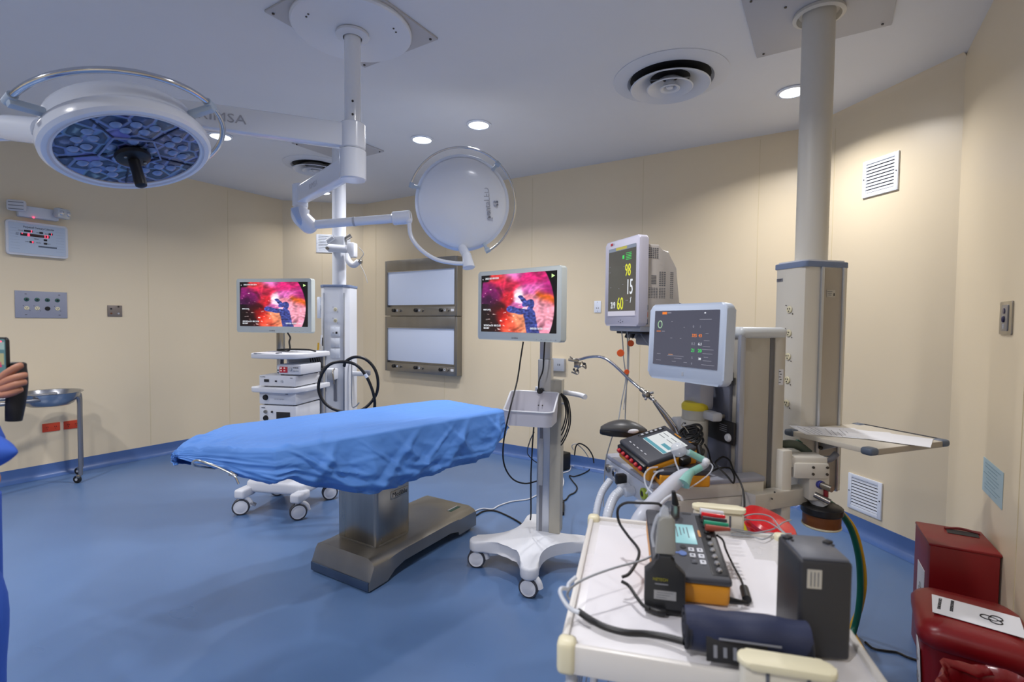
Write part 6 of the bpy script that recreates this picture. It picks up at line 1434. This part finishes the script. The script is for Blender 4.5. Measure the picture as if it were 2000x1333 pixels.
# ------------------------------------------------------------------ floor odds and ends
t = thing('power_unit', 'black power unit on the floor by the back wall skirting', 'power unit', (-2.30, 4.50, 0), R(-14))
MB().box((0, 0, .09), (.16, .26, .17), .008).build('housing', RUBBER, t); MB().box((-.03, -.03, .182), (.13, .14, .016), .004, rx=R(4)).build('top_flap', BLACK, t)
MB().box((.06, -.04, .20), (.022, .022, .05), .004).build('blue_plug', mat('plug_blue', (70, 90, 160), .4), t); MB().box((.075, -.0, .20), (.02, .02, .055), .004).build('black_plug', BLACK, t)
for k in range(4): MB().box((.0, -.131, .05+.03*k), (.09, .002, .004)).build('vent_slit', DGREY, t)
for pts, m0, r_, lab in (([(1122, 890, 4.2), (1125, 872, 4.2), (1133, 867, 4.2), (1147, 875, 4.25), (1157, 890, 4.3), (1160, 905, 4.3)], RUBBER, .006, 'black cable rising in an arch from the power unit plug'),
    ([(1160, 903, 4.28), (1155, 915, 4.2), (1140, 925, 4.1), (1122, 931, 4.0), (1112, 930, 3.95), (1118, 940, 3.85), (1127, 952, 3.7), (1123, 962, 3.62), (1112, 968, 3.55), (1106, 976, 3.5), (1098, 980, 3.45)], RUBBER, .006, 'black cable zigzagging over the floor from the power unit'),
    ([(1096, 905, 3.9), (1097, 930, 3.8), (1096, 955, 3.6), (1099, 982, 3.45)], RUBBER, .005, 'black cable falling behind the stand pole to an in-line plug'),
    ([(1150, 896, 4.3), (1130, 899, 4.2), (1120, 908, 4.1), (1112, 920, 4.0), (1098, 926, 3.95), (1101, 940, 3.85), (1098, 952, 3.7), (1090, 960, 3.65)], PLWHITE, .0055, 'white cable winding over the floor in front of the power unit'),
    ([(1120, 880, 4.2), (1117, 871, 4.2), (1126, 868, 4.2), (1140, 880, 4.25), (1150, 895, 4.3)], WIREG, .004, 'thin grey cable arching beside the blue plug'),
    ([(1043, 845, 3.2), (1035, 862, 3.5), (1030, 885, 4.0), (1040, 898, 4.15), (1048, 904, 4.2)], RUBBER, .004, 'thin black cable hanging behind the stand to the floor'),
    ([(1048, 968, 3.7), (1030, 976, 3.6), (1000, 980, 3.5), (975, 988, 3.45), (962, 995, 3.4), (945, 994, 3.35), (932, 997, 3.2), (921, 1004, 3.16)], PLWHITE, .0055, 'white cable on the floor between the table base and the stand'),
    ([(1026, 1030, 3.25), (1010, 1018, 3.28), (985, 1005, 3.35), (965, 998, 3.35), (945, 999, 3.3), (930, 1007, 3.2), (921, 1013, 3.14)], RUBBER, .006, 'black cable on the floor between the table base and the stand'),
    ([(1690, 1255, 2.3), (1705, 1267, 2.27), (1730, 1272, 2.26), (1752, 1275, 2.26), (1772, 1284, 2.24), (1790, 1290, 2.24)], RUBBER, .005, 'thin dark cable on the floor running under the red pedal bin')):
    pp = []
    for p_ in pts:
        v_ = at(*p_)
        if v_.z < .35 and 'arch' not in lab and 'falling' not in lab and 'hanging' not in lab: v_ = atz(p_[0], p_[1], r_+.001)
        if v_.y > YB-.03: v_.y = YB-.03
        pp.append(v_)
    tag(MB().tube(pp, r_, 8).build('floor_cable', m0), lab, 'cable')
o = MB().tube([atz(1099, 982, .02), atz(1098, 1004, .014)], .016, 12, smooth=False).build('inline_plug', RUBBER); tag(o, 'black in-line plug lying on the floor right of the stand pole', 'plug')
MB().tube([atz(1099, 978, .03), atz(1099, 985, .02)], .008, 10, smooth=False).build('plug_neck', BLACK, o)

# ------------------------------------------------------------------ person at the left edge, filming with a phone
def skin_mesh(name, pts, edges, m0, parent, sub=2):
    me = bpy.data.meshes.new(name); me.from_pydata([p_[0] for p_ in pts], edges, []); me.materials.append(m0)
    o = bpy.data.objects.new(name, me); COL.objects.link(o); o.parent = parent
    md = o.modifiers.new('skin', 'SKIN'); md.use_smooth_shade = True
    for i, p_ in enumerate(pts):
        r_ = p_[1]; me.skin_vertices[0].data[i].radius = r_ if isinstance(r_, tuple) else (r_, r_)
        me.skin_vertices[0].data[i].use_root = (i == 0)
    s_ = o.modifiers.new('smooth', 'SUBSURF'); s_.levels = sub; s_.render_levels = sub
    return o
t = thing('person', 'person in blue scrubs at the left edge holding up a phone on a black grip', 'person')
PB_ = at(-196, 700, 1.36); bx, by = PB_.x, PB_.y          # body axis on the floor
fd = Vector((RT.x, RT.y, 0)).normalized(); sd = Vector((-fd.y, fd.x, 0))     # faces to the right of the picture; sd points away from the camera
def bp(f, s_, z_): return Vector((bx, by, 0))+fd*f+sd*s_+Vector((0, 0, z_))
hand = at(16, 752, 1.34)
elb_r = bp(.03, .20, 1.12)
# bare body: head, neck, forearms, hands in one surface
wrist = at(-38, 776, 1.34)
bodyp = [(bp(0, 0, .98), (.15, .11)), (bp(0, 0, 1.18), (.14, .10)), (bp(0, 0, 1.38), (.16, .10)), (bp(0, 0, 1.50), .055), (bp(.015, 0, 1.58), .06), (bp(.03, 0, 1.66), .082), (bp(.025, 0, 1.73), .066),
         (bp(-.02, .13, 1.40), .045), (bp(-.02, .13, 1.17), .04), (wrist*.5+bp(-.02, .13, 1.17)*.5, .034), (wrist, .028),
         (bp(0, -.17, 1.40), .055), (at(-60, 885, 1.24), .036), (at(-42, 915, 1.25), .034), (at(-24, 955, 1.28), .032),
         (bp(0, .10, .88), .09), (bp(.01, .11, .5), .062), (bp(-.01, .11, .1), .042), (bp(.1, .12, .04), .035),
         (bp(.05, -.08, .88), .07), (at(-84, 1340, 1.28), .055), (Vector((at(-84, 1340, 1.28).x, at(-84, 1340, 1.28).y, .1)), .04), (Vector((at(-84, 1340, 1.28).x, at(-84, 1340, 1.28).y, .04))+fd*.1, .035)]
be = [(0, 1), (1, 2), (2, 3), (3, 4), (4, 5), (5, 6), (2, 7), (7, 8), (8, 9), (9, 10), (2, 11), (11, 12), (12, 13), (13, 14), (0, 15), (15, 16), (16, 17), (17, 18), (0, 19), (19, 20), (20, 21), (21, 22)]
# holding hand: palm then four fingers closing round the grip, thumb along the near side
def H(px, py, d): return at(px, py, d)
n0 = len(bodyp)
bodyp += [(H(-14, 766, 1.325), (.032, .024)), (H(3, 760, 1.318), (.034, .018))]
be += [(10, n0), (n0, n0+1)]
body = skin_mesh('body', bodyp, be, SKIN, t)
fing = [[(-2, 745, 1.312, .0125), (14, 730, 1.305, .0115), (29, 720, 1.302, .0105), (40, 714, 1.306, .0092), (46, 713, 1.312, .0078)],
        [(2, 752, 1.312, .0125), (20, 742, 1.302, .0115), (35, 737, 1.300, .0105), (48, 733, 1.306, .0092), (55, 733, 1.312, .0078)],
        [(2, 762, 1.312, .0125), (20, 756, 1.302, .0112), (35, 750, 1.300, .0104), (47, 747, 1.306, .0090), (54, 747, 1.312, .0076)],
        [(0, 772, 1.314, .0118), (16, 770, 1.306, .0105), (29, 766, 1.304, .0095), (40, 761, 1.308, .0084), (46, 760, 1.313, .0070)],
        [(-6, 752, 1.350, .0130), (6, 744, 1.372, .0120), (18, 736, 1.378, .0110), (30, 730, 1.376, .0090)]]
for k, f in enumerate(fing):
    skin_mesh('thumb' if k == 4 else 'finger', [(H(a, b_, c), r_) for a, b_, c, r_ in f], [(i, i+1) for i in range(len(f)-1)], SKIN, body)
# head details
hc = bp(.03, 0, 1.665)
for s_ in (-1, 1): MB().sphere(bp(.103, s_*.028, 1.675), .008).build('eye', HAIR, body); MB().sphere(bp(.01, s_*.08, 1.66), .028, (.5, .3, 1)).build('ear', SKIN, body)
MB().sphere(bp(.116, 0, 1.645), .016, (1, .8, 1.4)).build('nose', SKIN, body); MB().sphere(bp(.098, 0, 1.61), .017, (.5, 1.1, .35)).build('mouth', mat('lip', (160, 90, 84), .5), body)
MB().sphere(bp(.0, 0, 1.705), .096, (.98, .92, .84)).build('hair', HAIR, body)
# scrubs
q = Matrix.Rotation(math.atan2(fd.y, fd.x), 4, 'Z')
mb = MB(); rows = []
for z_, w_, d_ in ((.72, .175, .145), (.85, .172, .14), (1.05, .165, .13), (1.25, .168, .125), (1.38, .17, .11), (1.45, .15, .085), (1.49, .075, .07)):
    row = []
    for j in range(37):
        a = 2*PI*j/36; r_ = 1+.035*noise.noise(Vector((math.cos(a)*2, math.sin(a)*2, z_*4)))
        row.append(Vector((bx, by, z_)) + q.to_3x3() @ Vector((d_*math.cos(a)*r_, w_*math.sin(a)*r_, 0)))
    rows.append(row)
mb.grid(rows); mb.build('scrub_top', SCRUB, t, ang=80, solid=.004)
mb = MB(); mb.tube([bp(.0, -.15, 1.40), bp(.0, -.20, 1.32), at(-90, 850, 1.25), at(-60, 880, 1.22)], lambda s_: .08-.02*s_, 18)
mb.tube([at(-75, 884, 1.22), at(-30, 884, 1.22), at(5, 884, 1.22), at(33, 884, 1.22)], lambda s_: .066*(1-s_)**.85+.003, 16, sub=8); mb.build('sleeve', SCRUB, t, ang=70)
mb = MB(); mb.tube([bp(-.02, .115, 1.40), bp(-.02, .13, 1.30), bp(-.02, .13, 1.22)], lambda s_: .06-.006*s_, 18); mb.build('sleeve', SCRUB, t, ang=70)
MB().tube([bp(0, .10, .95), bp(.005, .115, .5), bp(-.005, .115, .09)], lambda k: .115-.04*k, 20).build('trouser_leg', SCRUB, t)
kn_ = at(-92, 1170, 1.29); k2 = at(-84, 1340, 1.28); an = Vector((k2.x, k2.y, .1))+fd*.0
MB().tube([bp(.02, -.07, .99), bp(.06, -.08, .90), kn_, k2, (k2+an)/2, an], lambda k: .105-.025*k, 22).build('trouser_leg', SCRUB, t)
MB().sphere(bp(.06, .12, .04), .06, (1.5, 1, .65)).build('shoe', BLACK, t); MB().sphere(an+fd*.06-Vector((0, 0, .06)), .06, (1.5, 1, .65)).build('shoe', BLACK, t)
# phone on its grip
t = thing('smartphone', 'black smartphone held upright at the left edge, its screen filming the room', 'phone')
ph = at(-8, 712, 1.33); t.location = ph; t.rotation_euler = (0, 0, YAW-R(6))
vpanel(MB(), .076, .145, .009, -.004, .004, bev=.0015).build('phone_body', BLACK, t)
sc_ = vpanel(MB(), .070, .136, .006, -.0048, -.0042).build('phone_screen', glow('phone_teal', (84, 124, 132), .8), t)
for x_, z_, w_, h_, c in ((.0, .05, .066, .02, glow('phone_pale', (150, 176, 176), .8)), (.02, .015, .022, .03, glow('phone_beige', (170, 168, 130), .8)), (.0, -.02, .03, .02, glow('phone_blue', (60, 100, 170), .8)), (.018, -.0, .012, .014, glow('phone_pink', (190, 60, 110), .8)), (.02, .0615, .01, .003, LEDR)):
    MB().box((x_, -.0053, z_), (w_, .0005, h_)).build('screen_patch', c, sc_)
t = thing('phone_grip', 'black rubber phone grip held in the hand at the left edge', 'phone grip')
MB().tube([at(36, 712, 1.34), at(36, 745, 1.34), at(31, 785, 1.34), at(27, 822, 1.34)], lambda k: .0155+.0055*math.sin(PI*k*.9), 18).build('handle', RUBBER, t)
MB().box(at(31, 716, 1.345), (.046, .022, .022), .006, rz=YAW).build('clamp', BLACK, t)
